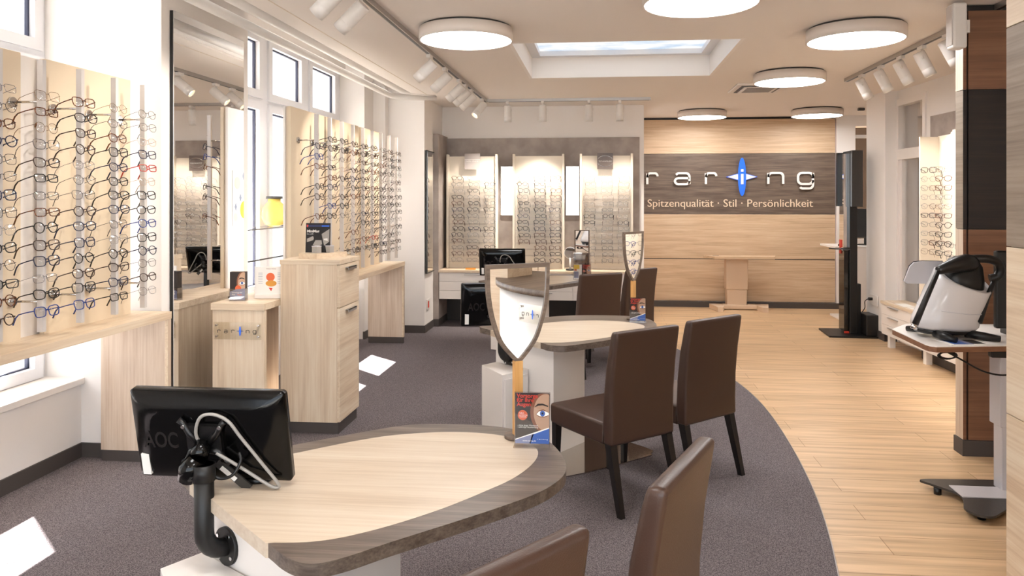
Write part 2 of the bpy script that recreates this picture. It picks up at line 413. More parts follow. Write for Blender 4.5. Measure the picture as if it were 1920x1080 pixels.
def window(n, X, panes, zs, y_all, z_all, t=.06):
    w = sempty('window_%d' % n, (X, (y_all[0]+y_all[1])/2, z_all[0]))
    mb = MB()
    ys = [y_all[0]]
    for a, b in panes: ys += [a, b]
    ys.append(y_all[1])
    for i in range(0, len(ys), 2): mb.box(X-t, X, ys[i], ys[i+1], z_all[0], z_all[1], pvc)
    zz = [z_all[0]]
    for a, b in zs: zz += [a, b]
    zz.append(z_all[1])
    for a, b in panes:
        for i in range(0, len(zz), 2): mb.box(X-t, X, a, b, zz[i], zz[i+1], pvc)
    mb.done('window_frame', pvc, w)
    gk = MB(); gl = MB()
    for a, b in panes:
        for c, d in zs:
            gl.box(X-.035, X-.029, a, b, c, d, glass)
            e = .014
            for q in ((a, a+e, c, d), (b-e, b, c, d), (a, b, c, c+e*.7), (a, b, d-e, d)):
                gk.box(X-.04, X-.018, q[0], q[1], q[2], q[3], gasket)
    gl.done('window_pane', glass, w); gk.done('gasket', gasket, w)
    # raised sashes in front of the fixed frame
    sm = MB()
    for a, b in panes:
        for c, d in zs:
            k = .07
            for q in ((a-k, a, c-k, d+k), (b, b+k, c-k, d+k), (a, b, c-k, c), (a, b, d, d+k)):
                sm.box(X, X+.022, q[0], q[1], q[2], q[3], pvc)
    sm.done('sash', pvc, w)
    return w
window(1, -3.56, [(1.35, 2.3), (2.45, 3.3), (3.45, 4.36)], [(.585, 2.48), (2.66, 3.15)], (1.2, 4.47), (.51, 3.25))
window(2, -3.07, [(5.72, 6.42), (6.686, 7.365), (7.66, 8.325)], [(.88, 2.45), (2.625, 3.06)], (5.63, 8.53), (.81, 3.14))

# ceiling with roof window opening; raised trough along the street side
SX0, SX1, SY0, SY1 = -.717, 1.086, 5.97, 7.70
mb = MB()
mb.box(-2.24, SX0-.03, -3, 12.2, CZ, CZ+.1, white_ceil); mb.box(SX1+.03, 6.2, -3, 14, CZ, CZ+.1, white_ceil)
mb.box(SX0-.03, SX1+.03, -3, SY0-.03, CZ, CZ+.1, white_ceil); mb.box(SX0-.03, SX1+.03, SY1+.03, 12.2, CZ, CZ+.1, white_ceil)
mb.box(-2.24, -2.20, -3, 9.0, CZ+.1, 3.35, white_ceil)
mb.box(-3.9, -2.0, -3, 9.46, 3.35, 3.45, white_ceil)
mb.box(-2.24, -2.0, 9.0, 12.2, CZ+.1, 3.35, white_ceil)
struct('ceiling', mb)
mb = MB().box(-2.088, -2.080, -3, 9.2, CZ-.002, CZ+.01, cream_side)
struct('trim_4', mb)
w = sempty('window_3', ((SX0+SX1)/2, (SY0+SY1)/2, CZ+.35))
mb = MB(); rh = .26
mb.box(SX0-.03, SX0, SY0-.03, SY1+.03, CZ, CZ+rh, white_wall); mb.box(SX1, SX1+.03, SY0-.03, SY1+.03, CZ, CZ+rh, white_wall)
mb.box(SX0, SX1, SY0-.03, SY0, CZ, CZ+rh, white_wall); mb.box(SX0, SX1, SY1, SY1+.03, CZ, CZ+rh, white_wall)
mb.done('reveal', white_wall, w)
mb = MB(); f = .09
mb.box(SX0, SX0+f, SY0, SY1, CZ+rh-.05, CZ+rh, pvc); mb.box(SX1-f, SX1, SY0, SY1, CZ+rh-.05, CZ+rh, pvc)
mb.box(SX0+f, SX1-f, SY0, SY0+f, CZ+rh-.05, CZ+rh, pvc); mb.box(SX0+f, SX1-f, SY1-f, SY1, CZ+rh-.05, CZ+rh, pvc)
mb.done('window_frame', pvc, w)
B('window_pane', SX0, SX1, SY0, SY1, CZ+rh, CZ+rh+.02, skypanel, w)

# back walls
mb = MB(); mb.box(-3.3, .56, 10.03, 12.2, 0, CZ, white_wall); mb.box(-2.6, -2.165, 9.46, 10.03, 0, CZ, white_wall)
struct('wall_back', mb)
mb = MB(); mb.box(.56, 3.51, 11.68, 12.2, 0, CZ, white_wall); mb.box(3.51, 3.78, 11.6, 11.72, 0, CZ, white_wall); mb.box(4.4, 6.0, 11.6, 11.72, 0, CZ, white_wall); mb.box(3.78, 4.4, 11.6, 11.72, 2.74, CZ, white_wall); mb.box(3.78, 4.4, 11.6, 11.72, 0, 1.05, white_wall)
struct('wall_back', mb)
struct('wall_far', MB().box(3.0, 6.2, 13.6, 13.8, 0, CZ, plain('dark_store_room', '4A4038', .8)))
struct('trim_5', MB().box(3.78, 4.4, 11.62, 11.66, 2.56, 2.61, white_metal))
mb = MB(); mb.box(.56, 3.74, 11.586, 11.6, 0, .085, skirt)
struct('baseboard_back', mb)
# right side: wall bent by a few degrees
def WR(y, off=0.): return 3.42+.047*(9-y)+off
RA = math.atan(.047)
MR = Matrix.Translation((3.42, 9.0, 0)) @ Matrix.Rotation(RA, 4, 'Z')      # local x=outwards, local y=along wall (away), origin at (3.42,9)
def rbox(mb, x0, x1, y0, y1, z0, z1, m, bev=0): mb.box(x0, x1, y0, y1, z0, z1, m, bev, MR); return mb
mb = MB()
rbox(mb, 0, .25, -12.5, -.66, 0, 2.9, white_wall)
rbox(mb, 0, .25, .03, .06, 0, 2.9, white_wall); rbox(mb, 0, .25, -.66, .03, 2.78, 2.9, white_wall)
rbox(mb, -.15, .25, 0.02, .56, 0, 2.9, white_wall)
struct('wall_right', mb)
mb = MB(); mb.box(6.0, 6.2, -3, 14, 0, CZ, white_wall)
struct('wall_right', mb)
struct('wall_front', MB().box(-3.9, -3.2, -3.2, -3.0, 0, 3.4, white_wall).box(5.0, 6.2, -3.2, -3.0, 0, 3.4, white_wall).box(-3.2, 5.0, -3.2, -3.0, 2.7, 3.4, white_wall).box(-3.2, 5.0, -3.2, -3.0, 0, .15, white_wall))
w = sempty('window_4', (.9, -3.1, .15))  # unseen storefront glazing, added to let in daylight as frontal fill
mb = MB()
for x in (-3.2, -1.18, .86, 2.9, 4.94): mb.box(x, x+.06, -3.12, -3.04, .15, 2.7, pvc)
mb.box(-3.2, 5.0, -3.12, -3.04, .15, .21, pvc).box(-3.2, 5.0, -3.12, -3.04, 2.64, 2.7, pvc); mb.done('window_frame', pvc, w)
B('window_pane', -3.2, 5.0, -3.085, -3.079, .2, 2.65, glass, w)
mb = MB(); rbox(mb, -.162, -.15, .008, .56, 0, .095, skirt); rbox(mb, -.162, 0, .008, .02, 0, .095, skirt); rbox(mb, -.012, 0, -4.2, -.72, 0, .095, skirt)
struct('baseboard_right', mb)
# glazed door with transom in the right wall
d = sempty('door_1', (3.43, 8.7, 0))
mb = MB()
for a, b2 in ((-.66, -.60), (-.02, .03)): rbox(mb, -.02, .06, a, b2, 0, 2.8, white_lam)
rbox(mb, -.02, .06, -.60, -.02, 2.72, 2.8, white_lam); rbox(mb, -.02, .06, -.60, -.02, 2.10, 2.22, white_lam); rbox(mb, 0, .05, -.60, -.02, 0, .12, white_lam)
rbox(mb, 0, .05, -.07, -.02, .12, 2.10, white_lam); rbox(mb, 0, .05, -.60, -.55, .12, 2.10, white_lam)
mb.done('door_frame', white_lam, d)
mb = MB(); rbox(mb, .03, .036, -.60, -.02, 2.22, 2.72, glass); rbox(mb, .03, .036, -.55, -.07, .12, 2.10, glass); mb.done('door_glass', glass, d)
struct('wall_side', MB().box(4.6, 4.7, 6.5, 11.0, 0, CZ, plain('beige_corridor', 'C2AA8C', .8)))

# outside: street, facade, awning
struct('street', MB().box(-30, -3.9, -20, 30, -.25, -.15, street_m).box(-3.9, 12, -20, -3.2, -.25, -.15, street_m))
fc = thing('apartment_building', 'pale street house across the road seen through the windows', 'building', (-12, 8, -.15), world=True)
B('facade', -13, -12, -14, 30, -.15, 8.5, facade_m, fc)
for i in range(9):
    for zz in (.9, 3.9):
        o = MB().box(-12.01, -11.98, -6+i*2.6, -4.9+i*2.6, zz, zz+1.6, facade_w).done('window', facade_w, fc)
        MB().box(-12.03, -11.9, -6.1+i*2.6, -4.8+i*2.6, zz-.1, zz, facade_m).done('window_sill', facade_m, o)
tag(MB().box(-5.05, -3.91, -2, 5.93, 3.62, 3.66, awn).done('awning', awn), 'white cloth awning over the nearest window outside', 'awning')
tag(MB().box(-4.57, -3.31, 5.95, 12, 3.62, 3.66, awn).done('awning', awn), 'white cloth awning over the second window outside', 'awning')

# pipes in the trough
for i, (x, z, r, lab) in enumerate(((-2.33, 2.93, .045, 'upper white pipe running along the ceiling edge above the windows'), (-2.50, 2.88, .035, 'lower white pipe running below the other pipe above the windows'))):
    mb = MB().tube([(x, -3, z), (x, 8.55+i*.12, z), (x+.12, 8.72+i*.1, z), (-2.0+.0, 8.85+i*.08, z)], r, 14, white_metal)
    tag(mb.done('ceiling_pipe', white_metal), lab, 'pipe', 'pipes above the windows')

# skylight done; air conditioning cassette
v = thing('ceiling_vent', 'white square ceiling vent grille beyond the roof window', 'vent', (1.72, 8.55, CZ), world=True)
mb = MB().box(1.46, 2.02, 8.25, 8.9, CZ-.02, CZ, white_metal, .008); mb.done('vent_frame', white_metal, v)
mb = MB().box(1.52, 1.96, 8.32, 8.83, CZ-.026, CZ-.019, dgrey); mb.done('vent_gap', dgrey, v)
B('vent_panel', 1.555, 1.925, 8.36, 8.79, CZ-.034, CZ-.024, white_metal, v)
for j in range(8): B('vent_slot', 1.59, 1.89, 8.4+j*.045, 8.412+j*.045, CZ-.036, CZ-.0335, dgrey, v)

# ---------------------------------------------------------------- ceiling lamps
def ceiling_lamp(x, y, label, first=[]):
    if not first:
        t = thing('ceiling_lamp', label, 'ceiling lamp', (x, y, CZ), group='round ceiling lamps')
        R = .342
        ring = lambda r, z: [(r*math.cos(a*PI/32), r*math.sin(a*PI/32), z) for a in range(64)]
        MB().loft([ring(R-.02, 0), ring(R-.02, -.015)], dgrey).done('gap_shade_ring', dgrey, t)  # dark grey ring puts in the shade of the gap under the ceiling
        MB().loft([ring(R-.03, -.0155), ring(R, -.016), ring(R, -.10), ring(R-.012, -.102), ring(R-.014, -.09)], lamp_body, caps=False).done('lamp_shell', lamp_body, t)
        MB().loft([ring(R-.013, -.092), ring(R-.013, -.098)], lamp_glow).done('diffuser', lamp_glow, t)
        first.append(t); return t
    c = copy_tree(first[0]); c.location = (x, y, CZ); c['label'] = label; return c
ceiling_lamp(-.982, 5.37, 'round white ceiling lamp glowing between the left track and the roof window')
ceiling_lamp(.583, 4.49, 'round ceiling lamp cut off by the top edge, above the nearer tables')
ceiling_lamp(1.84, 5.647, 'largest round ceiling lamp on the right, next to the track spotlights')
ceiling_lamp(1.848, 7.603, 'round ceiling lamp on the right partly covering the ceiling vent')
ceiling_lamp(1.416, 10.78, 'far round ceiling lamp above the shop name, left of two')
ceiling_lamp(2.98, 10.73, 'far round ceiling lamp by the black mirror tower, right of two')
for x, y, lab in ((-.98, 1.6, 'added unseen round ceiling lamp above the nearest table'), (.58, .6, 'added unseen round ceiling lamp straight above the camera'), (1.0, -1.6, 'added unseen round ceiling lamp over the reception behind the camera'), (-1.6, -1.2, 'added unseen round ceiling lamp by the windows behind the camera')):  # unseen lamps added to light the near end of the room
    ceiling_lamp(x, y, lab)

# ---------------------------------------------------------------- tracks and spotlights
def track(label, x0, x1, y0, y1):
    t = thing('lighting_track', label, 'lighting track', ((x0+x1)/2, (y0+y1)/2, CZ), world=True)
    B('rail', x0, x1, y0, y1, CZ-.035, CZ, alu, t)
    if x1-x0 < y1-y0: B('slot', (x0+x1)/2-.011, (x0+x1)/2+.011, y0+.02, y1-.02, CZ-.0365, CZ-.034, blk, t)
    else: B('slot', x0+.02, x1-.02, (y0+y1)/2-.011, (y0+y1)/2+.011, CZ-.0365, CZ-.034, blk, t)
    return t
TLX, TRX, TBY = -1.445, 2.53, 9.28
track('long white lighting track on the ceiling beside the windows', TLX-.02, TLX+.02, -1.0, 9.3)
track('short lighting track across the far end before the back display', TLX+.02, .60, TBY-.02, TBY+.02)
track('white lighting track on the right side of the ceiling', TRX-.02, TRX+.02, 4.6, 8.05)
SPOTM = {}
def spotlight(x, y, dirv, label, group, power=SPOT_W, size=60, blend=.6, aim=None):
    t = thing('track_spotlight', label, 'spotlight', (x, y, CZ-.035), group=group)
    d = Vector(dirv).normalized(); key = tuple(round(v, 2) for v in d)
    if key not in SPOTM:
        piv = Vector((0, 0, -.10)); a = piv-d*.055; b2 = piv+d*.155
        side = d.cross(Vector((0, 0, 1)));
        if side.length < .01: side = Vector((1, 0, 0))
        side.normalize(); off = side*.052
        m1 = MB().box(-.018, .018, -.05, .05, -.03, .0, white_metal, .004); 
        m2 = MB().tube([(0, 0, -.028), Vector((0, 0, -.05))+off*.4, piv+off*.9, piv+off*.85+d*.01], .008, 8, white_metal)
        m3 = MB(); 
        n = d.orthogonal().normalized(); k = d.cross(n)
        R = lambda p, r: [p+(n*math.cos(i*PI/12)+k*math.sin(i*PI/12))*r for i in range(24)]
        m3.loft([R(a, .040), R(a+d*.008, .046), R(b2-d*.065, .046), R(b2-d*.063, .0445), R(b2-d*.06, .046), R(b2, .046), R(b2-d*.004, .040), R(b2-d*.03, .034)], white_metal, caps=True)
        m4 = MB().loft([R(b2-d*.029, .034), R(b2-d*.026, .034)], spot_glow)
        SPOTM[key] = [mm.done(nm, white_metal, t) for mm, nm in ((m1, 'adapter'), (m2, 'bracket'), (m3, 'lamp_head'), (m4, 'lamp_lens'))]
    else:
        for o in SPOTM[key]:
            c = o.copy(); C.objects.link(c); c.parent = t
    if power:
        l = bpy.data.lights.new('spot', 'SPOT'); l.energy = power; l.spot_size = math.radians(size); l.spot_blend = blend; l.color = (1, .93, .84); l.shadow_soft_size = .03
        o = bpy.data.objects.new('bulb', l); C.objects.link(o); o.parent = t
        o.location = Vector((0, 0, -.10))+d*.16; o.rotation_euler = (Vector(aim) if aim else d).to_track_quat('-Z', 'Y').to_euler()
    return t
ORD = ['first', 'second', 'third', 'fourth', 'fifth', 'sixth', 'seventh', 'eighth', 'ninth', 'tenth', 'eleventh', 'twelfth', 'thirteenth', 'fourteenth']
lp = [(3.95, 'nearest white spotlight on the window-side track, cut off at the top edge'), (4.32, 'near white spotlight on the window-side track, second from the camera'),
      (6.19, 'white spotlight on the window-side track, nearest of the far cluster'), (6.82, 'white spotlight on the window-side track, second of the far cluster'),
      (7.50, 'white spotlight on the window-side track, third of the far cluster'), (7.85, 'white spotlight on the window-side track, fourth of the far cluster'),
      (8.20, 'white spotlight on the window-side track, fifth of the far cluster'), (8.95, 'farthest white spotlight on the window-side track by the corner')]
for y, lab in lp: spotlight(TLX, y, (-.75, .1, -.66) if y < 8.5 else (-.5, -.45, -.75), lab, 'spotlights on the window-side track', SPOT_W*(.8 if y < 5 else .85), 80 if y < 5 else 60)
for x, lab in ((-1.17, 'leftmost hanging spotlight on the far cross track'), (-.73, 'hanging spotlight on the far cross track, second from left'), (-.155, 'hanging spotlight on the far cross track, third from left'), (.222, 'rightmost hanging spotlight on the far cross track')):
    spotlight(x, TBY, (0, .10, -1), lab, 'spotlights on the far cross track', SPOT_W*(2.8 if x < -.5 else 1.5), 72, 1., ({-1.17: -.45, -.73: -.12, -.155: -.12, .222: .06}[x], .28, -1))
for i, y in enumerate((7.58, 7.08, 6.63, 6.21, 5.77)):
    spotlight(TRX, y, (.42, -.1, -.9), 'white spotlight on the right track, %s from its far end' % ORD[i] if i else 'white spotlight at the far end of the right track', 'spotlights on the right track', SPOT_W*.8, 70)
s = thing('wall_speaker', 'white loudspeaker fixed at the top of the right partition', 'speaker', (2.25, 4.98, 2.62), world=True)
MB().box(2.20, 2.285, 4.93, 5.03, 2.60, 2.885, white_metal, .012).done('cabinet', white_metal, s)
MB().box(2.194, 2.20, 4.94, 5.02, 2.62, 2.87, plain('speaker_grille', 'D8D0CA', .8, bump=.6, bscale=900), .002).done('grille', white_metal, s)
MB().box(2.285, 2.312, 4.96, 5.0, 2.70, 2.78, white_metal).done('bracket', white_metal, s)

# ---------------------------------------------------------------- raring wall
def panel(name, x0, x1, z0, z1, m, lab):
    o = MB().box(x0, x1, 11.64, 11.68, z0, z1, m, .002).done(name, m)
    return tag(o, lab, 'wall panel')
panel('wall_panel', .562, 3.50, 2.345, 2.865, oak_wall, 'topmost light oak wall panel above the dark name panel')
panel('wall_panel', .562, 3.50, 1.418, 2.341, dark_x, 'dark oak wall panel carrying the shop name letters')
panel('wall_panel', .562, 3.50, .738, 1.414, oak_wall, 'light oak wall panel directly under the dark name panel')
panel('wall_panel', .562, 3.50, .09, .727, oak_wall, 'lowest light oak wall panel behind the wall table')
struct('trim_6', MB().box(.562, 3.50, 11.655, 11.68, .725, .74, blk_matte))
struct('trim_7', MB().box(.562, 3.50, 11.66, 11.68, 2.86, 2.9, blk_matte))
sg = thing('shop_sign', 'white raised letters raring with a blue ellipse on the dark panel', 'sign', (2.12, 11.60, 1.87), world=True)
xs = {'r': .700, 'a': 1.118, 'r2': 1.585, 'n': 2.513, 'g': 2.95}
for c_, x in xs.items():
    mb = MB(); letter(mb, c_[0], x, 1.876, .168, .033, 11.605, 11.625, sign_white, wx={'r': 1.02, 'a': 1.30, 'n': 1.3, 'g': 1.30}[c_[0]]); mb.done('letter', sign_white, sg)
    if c_ == 'r': pass
cx = 2.123
mb = MB().vprism([(cx-.238, 1.985), (cx, 2.055), (cx+.232, 1.985), (cx, 1.915)], 11.61, 11.63, sign_blue); mb.done('star_edge', sign_blue, sg)
mb = MB().vprism([(cx-.215, 1.985), (cx, 2.045), (cx+.21, 1.985), (cx, 1.925)], 11.604, 11.612, sign_white); mb.done('star', sign_white, sg)
mb = MB().vprism([(cx+.058*math.cos(a*PI/20), 1.985+.29*math.sin(a*PI/20)) for a in range(40)], 11.594, 11.63, sign_blue); mb.done('ellipse', sign_blue, sg)
mb = MB().box(cx-.019, cx+.019, 11.586, 11.596, 1.873, 2.03, sign_white).box(cx-.019, cx+.019, 11.586, 11.596, 2.065, 2.10, sign_white); mb.done('letter', sign_white, sg)
mb = MB().box(.6, 3.0, 11.625, 11.641, 1.93, 1.94, alu); mb.bm.clear(); mb.box(cx-.02, cx+.02, 11.62, 11.641, 1.9, 1.92, alu); mb.done('spacer', alu, sg)
sl = MB()
add_text(sl, 'Spitzenqualität · Stil · Persönlichkeit', .165, face_y(.705, 11.636, 1.53), sign_cream, .004, width=2.47)
tag(sl.done('sign_lettering', sign_cream), 'cream slogan lettering below the shop name on the dark panel', 'sign')

# table at the back wall
t = thing('wall_table', 'beige height-adjustable table against the oak back wall', 'table', (1.98, 11.3, 0), world=True)
MB().prism([(1.53, 11.52), (1.66, 11.22), (2.52, 11.22), (2.60, 11.52)], .765, .80, oak_wall).done('tabletop', oak_wall, t)
B('cable_outlet', 1.66, 1.75, 11.42, 11.45, .80, .803, dgrey, t)
B('upper_column', 1.845, 2.165, 11.36, 11.54, .30, .765, table_beige, t, .01)
B('lower_column', 1.86, 2.15, 11.37, 11.53, .06, .30, table_beige, t, .01)
mb = MB(); 
mb.box(1.80, 2.30, 11.34, 11.50, .01, .075, table_beige, .012)
mb.done('foot', table_beige, t)
for sx, nm in ((1.72, 1), (2.36, -1)):
    r = lambda x, w, h: [(x-w, 11.15, 0.0), (x+w, 11.15, 0.0), (x+w, 11.15, h), (x-w, 11.15, h)]
    MB().prism([(sx-.10, 11.50), (sx-.03*1, 11.12), (sx+.05, 11.12), (sx+.13, 11.50)], 0.0, .07, table_beige).done('foot_bar', table_beige, t)

# ---------------------------------------------------------------- back display niche
surround = thing('display_surround', 'grey stone-look backing board behind the three back displays', 'wall board', (-.8, 10.0, 0), world=True)
B('back_board', -2.09, .50, 9.99, 10.028, .34, 2.47, stone, surround)
B('side_board', -2.162, -2.09, 9.462, 10.028, .10, 2.49, stone, surround)
B('plinth', -2.162, -2.09, 9.462, 10.02, .005, .10, skirt, surround)
B('lower_back_board', -2.09, .50, 9.99, 10.028, .005, .34, dgrey, surround)
cn = thing('drawer_counter', 'white drawer counter with oak top under the back displays', 'drawer unit', (-.8, 9.7, .36), world=True)
B('worktop', -2.088, .50, 9.44, 9.985, .705, .735, oak_x, cn)
B('carcass', -2.088, .50, 9.485, 9.985, .36, .705, white_lam, cn)
for k in range(3):
    x0 = -2.085+k*.862
    for j in range(3):
        z0 = .362+j*.114
        dr = B('drawer', x0+.002, x0+.858, 9.465, 9.485, z0, z0+.110, white_lam, cn)
        B('handle', x0+.33, x0+.60, 9.44, 9.466, z0+.085, z0+.092, alu, dr)

# ---- eyeglasses
COL = {'black': plain('frame_black', '14100F', .2), 'dark brown': plain('frame_dark_brown', '3A241A', .22), 'tortoiseshell': plain('frame_tortoise', '6B3A1E', .2),
       'gunmetal': plain('frame_gunmetal', '4A4648', .25, metal=.6), 'silver': plain('frame_silver', '8F8C90', .25, metal=.7), 'gold': plain('frame_gold', '9A7650', .25, metal=.7),
       'blue': plain('frame_blue', '263F86', .2), 'red': plain('frame_red', 'B83222', .2), 'clear': plain('frame_clear_plastic', 'C9B4A4', .15), 'navy': plain('frame_navy', '1E2440', .2)}
COL['tortoiseshell'].node_tree and mottle(COL['tortoiseshell'], '2A1610', '8A4E26', 120)
SHAPE = {  # half width, half height, exponent, tilt(up outer corner), rim radius
    'round': (.0275, .026, 2.0, 0, 1.), 'rectangular': (.0295, .0195, 4.5, 0, 1.), 'square': (.030, .0245, 3.6, .0015, 1.), 'oval': (.030, .0235, 2.5, .001, 1.),
    'browline': (.0295, .023, 3.0, .004, 1.)}
def rim_pts(sx, shape, n=18):
    w, hh, ex, tl, _ = SHAPE[shape]; out = []
    for i in range(n):
        a = 2*PI*i/n; ca, sa = math.cos(a), math.sin(a)
        x = w*math.copysign(abs(ca)**(2/ex), ca); z = hh*math.copysign(abs(sa)**(2/ex), sa)
        if z > 0: z += tl*(x/w)*sx*1.0
        if z < 0: x *= .93
        out.append((sx*.037+x, .002*abs(x+sx*.037)/.06, z))
    return out
GM = {}
def glasses_meshes(shape, col):
    key = (shape, col)
    if key in GM: return GM[key]
    r = {'silver': .0011, 'gold': .0011, 'gunmetal': .0013, 'clear': .0019}.get(col, .0026); m = COL[col]
    f = MB()
    for sx in (-1, 1): f.tube(rim_pts(sx, shape), r, 5, m, closed=True)
    w = SHAPE[shape][0]; zb = .005
    f.tube([(-.037+w*.93, 0, zb), (-.004, -.002, zb+.004), (.004, -.002, zb+.004), (.037-w*.93, 0, zb)], r*1.1, 5, m)
    for sx in (-1, 1):
        f.tube([(sx*(.037+w*.97), .001, .009), (sx*.071, .003, .010), (sx*.072, .008, .010)], r*1.2, 5, m)
    tl = []
    for sx in (-1, 1):
        t = MB().tube([(sx*.072, .008, .010), (sx*.073, .05, .010), (sx*.071, .095, .008), (sx*.069, .118, -.004), (sx*.067, .145, -.036)], [r*1.2, r*1.1, r*1.2, r*1.4, r*1.5], 5, m)
        tl.append(t)
    ln = []
    for sx in (-1, 1):
        l = MB(); p = rim_pts(sx, shape); b_ = bmesh.new(); cv = b_.verts.new((sx*.037, -.0035, 0)); w0 = [b_.verts.new(v) for v in p]
        mid = [b_.verts.new((sx*.037+(v[0]-sx*.037)*.55, v[1]-.0025, v[2]*.55)) for v in p]; n_ = len(p)
        for i in range(n_):
            for f_ in (b_.faces.new((cv, mid[i], mid[(i+1) % n_])), b_.faces.new((mid[i], w0[i], w0[(i+1) % n_], mid[(i+1) % n_]))): f_.smooth = True
        l.merge(b_, lens_g); ln.append(l)
    def fin(mb, nm, mm):
        me = bpy.data.meshes.new(nm); mb.bm.to_mesh(me); mb.bm.free(); me.materials.append(mm); return me
    # all-in-one mesh for distant pairs
    one = bpy.data.meshes.new('eyeglasses'); bmm = bmesh.new()
    parts = [fin(f, 'front_frame', m), fin(tl[0], 'temple', m), fin(tl[1], 'temple', m), fin(ln[0], 'lens', lens_g), fin(ln[1], 'lens', lens_g)]
    for i, pm in enumerate(parts):
        n0 = len(bmm.faces); bmm.from_mesh(pm); bmm.faces.ensure_lookup_table()
        if i > 2:
            for q in range(n0, len(bmm.faces)): bmm.faces[q].material_index = 1
    bmm.to_mesh(one); bmm.free(); one.materials.append(m); one.materials.append(lens_g)
    GM[key] = (parts, one); return GM[key]
PROTO = {}
def eyeglasses(shape, col, loc, rz, rx, label, group, parts=True):
    key = (shape, col, parts); P, one = glasses_meshes(shape, col)
    if not parts:
        o = bpy.data.objects.new('eyeglasses', one); C.objects.link(o)
    elif key not in PROTO:
        o = bpy.data.objects.new('eyeglasses', None); C.objects.link(o); o.empty_display_size = .02; PROTO[key] = o
        for nm, me in zip(('front_frame', 'temple', 'temple', 'lens', 'lens'), P): link(nm, me, o)
    else: o = copy_tree(PROTO[key])
    o.location = loc; o.rotation_euler = (Matrix.Rotation(rz, 3, 'Z') @ Matrix.Rotation(rx, 3, 'X')).to_euler()
    tag(o, label, 'glasses', group); return o
rnd = random.Random(3)
SH = list(SHAPE); CW = ['black']*13+['dark brown']*8+['tortoiseshell']*6+['gunmetal']*8+['silver']*4+['gold']*2+['blue']+['navy']*3+['clear']*2+['red']
def art(c): return c
# ---- window-side racks
def rack(label, XB, rods, boards, ztop, zbot, rows, z_hi, dz, tagname, group, skip=lambda i, j: False, fixed={}):
    ys = [r[0] for r in rods]
    t = thing('display_rack', label, 'display rack', (XB, (min(ys)+max(ys))/2, zbot), world=True)
    for a, b2 in boards:
        B('board', XB-.028, XB, a, b2, zbot, ztop, cream_rack, t, .001)
    B('back_panel', XB-.062, XB-.046, boards[0][0], boards[-1][1], zbot, ztop, white_lam, t)
    B('end_post', XB-.045, XB-.029, boards[0][0]+.01, boards[0][0]+.04, zbot, ztop, cream_side, t)
    for i, (y, _) in enumerate(rods):
        top = ztop-.05
        mb = MB().box(XB+.145, XB+.175, y-.012, y+.012, zbot+.055, top, rod_m)
        for k in range(rows):
            z = z_hi-k*dz
            mb.tube([(XB+.17, y+.03, z+.012), (XB+.17, y-.03, z+.012)], .003, 5, acryl)
        rd = mb.done('rod', rod_m, t)
        for z in (z_hi-.03, z_hi-(rows-1)*dz+.045):
            if boards[0][0] <= y:
                s = MB().cyl((XB, y, z), (XB+.012, y, z), .026, n=20, m=chrome)
                s.cyl((XB+.012, y, z), (XB+.15, y, z), .006, n=8, m=steel); s.done('standoff', chrome, rd)
    cols = ['%s' % x for _, x in rods]
    for i, (y, nm) in enumerate(rods):
        for k in range(rows):
            if skip(i, k): continue
            sh = rnd.choice(SH); cl = rnd.choice(CW)
            if (i, k) in fixed: sh, cl = fixed[(i, k)]
            z = z_hi-k*dz+rnd.uniform(-.004, .004)
            k2 = '%s from top' % ORD[k] if k else 'topmost'
            eyeglasses(sh, cl, (XB+.185+rnd.uniform(-.003, .006), y+rnd.uniform(-.006, .006), z), PI/2-.16+rnd.uniform(-.09, .09), -.22+rnd.uniform(-.06, .06),
                       '%s %s glasses, %s, %s' % (cl, sh, k2, nm), group)
    return t
rods1 = [(3.133, 'fifth rod left of tall mirror'), (3.40, 'fourth rod left of tall mirror'), (3.672, 'third rod left of tall mirror'), (3.95, 'second rod left of tall mirror'), (4.215, 'rod nearest left of tall mirror')]
rack('large cream eyewear rack in the nearest window, left of the tall mirror', -2.885, rods1, [(2.6, 3.46), (3.62, 4.333)], 2.38, .946, 14, 2.155, .081, 'near', 'glasses on the near window rack',
     fixed={(4, 4): ('rectangular', 'red'), (4, 8): ('oval', 'blue'), (4, 10): ('round', 'navy'), (4, 13): ('oval', 'silver'), (3, 2): ('oval', 'tortoiseshell'), (2, 9): ('square', 'navy'), (1, 5): ('rectangular', 'black'), (2, 1): ('oval', 'black'), (1, 6): ('rectangular', 'gunmetal'), (4, 3): ('square', 'navy'), (4, 6): ('square', 'black'), (4, 7): ('oval', 'black'), (3, 10): ('round', 'black'), (4, 0): ('round', 'gunmetal'), (4, 1): ('oval', 'gunmetal'), (4, 2): ('oval', 'clear'), (2, 7): ('round', 'dark brown'), (2, 8): ('oval', 'navy'), (2, 13): ('square', 'blue'), (1, 13): ('square', 'blue')})
rods2 = [(5.83+.294*i, ('%s rod from left, far window rack' % ORD[i])) for i in range(9)]
def skip2(i, k):
    lim = [9, 9, 9, 14, 13, 13, 14, 14, 14][i]
    return k >= lim or (i == 0 and k in (0, 4, 7)) or (i == 0 and k > 8)
rack('far cream eyewear rack in the second window beyond the tall cabinet', -2.45, rods2, [(5.70, 6.42), (6.46, 7.36), (7.44, 8.10)], 2.385, .935, 14, 2.155, .081, 'far', 'glasses on the far window rack', skip2)
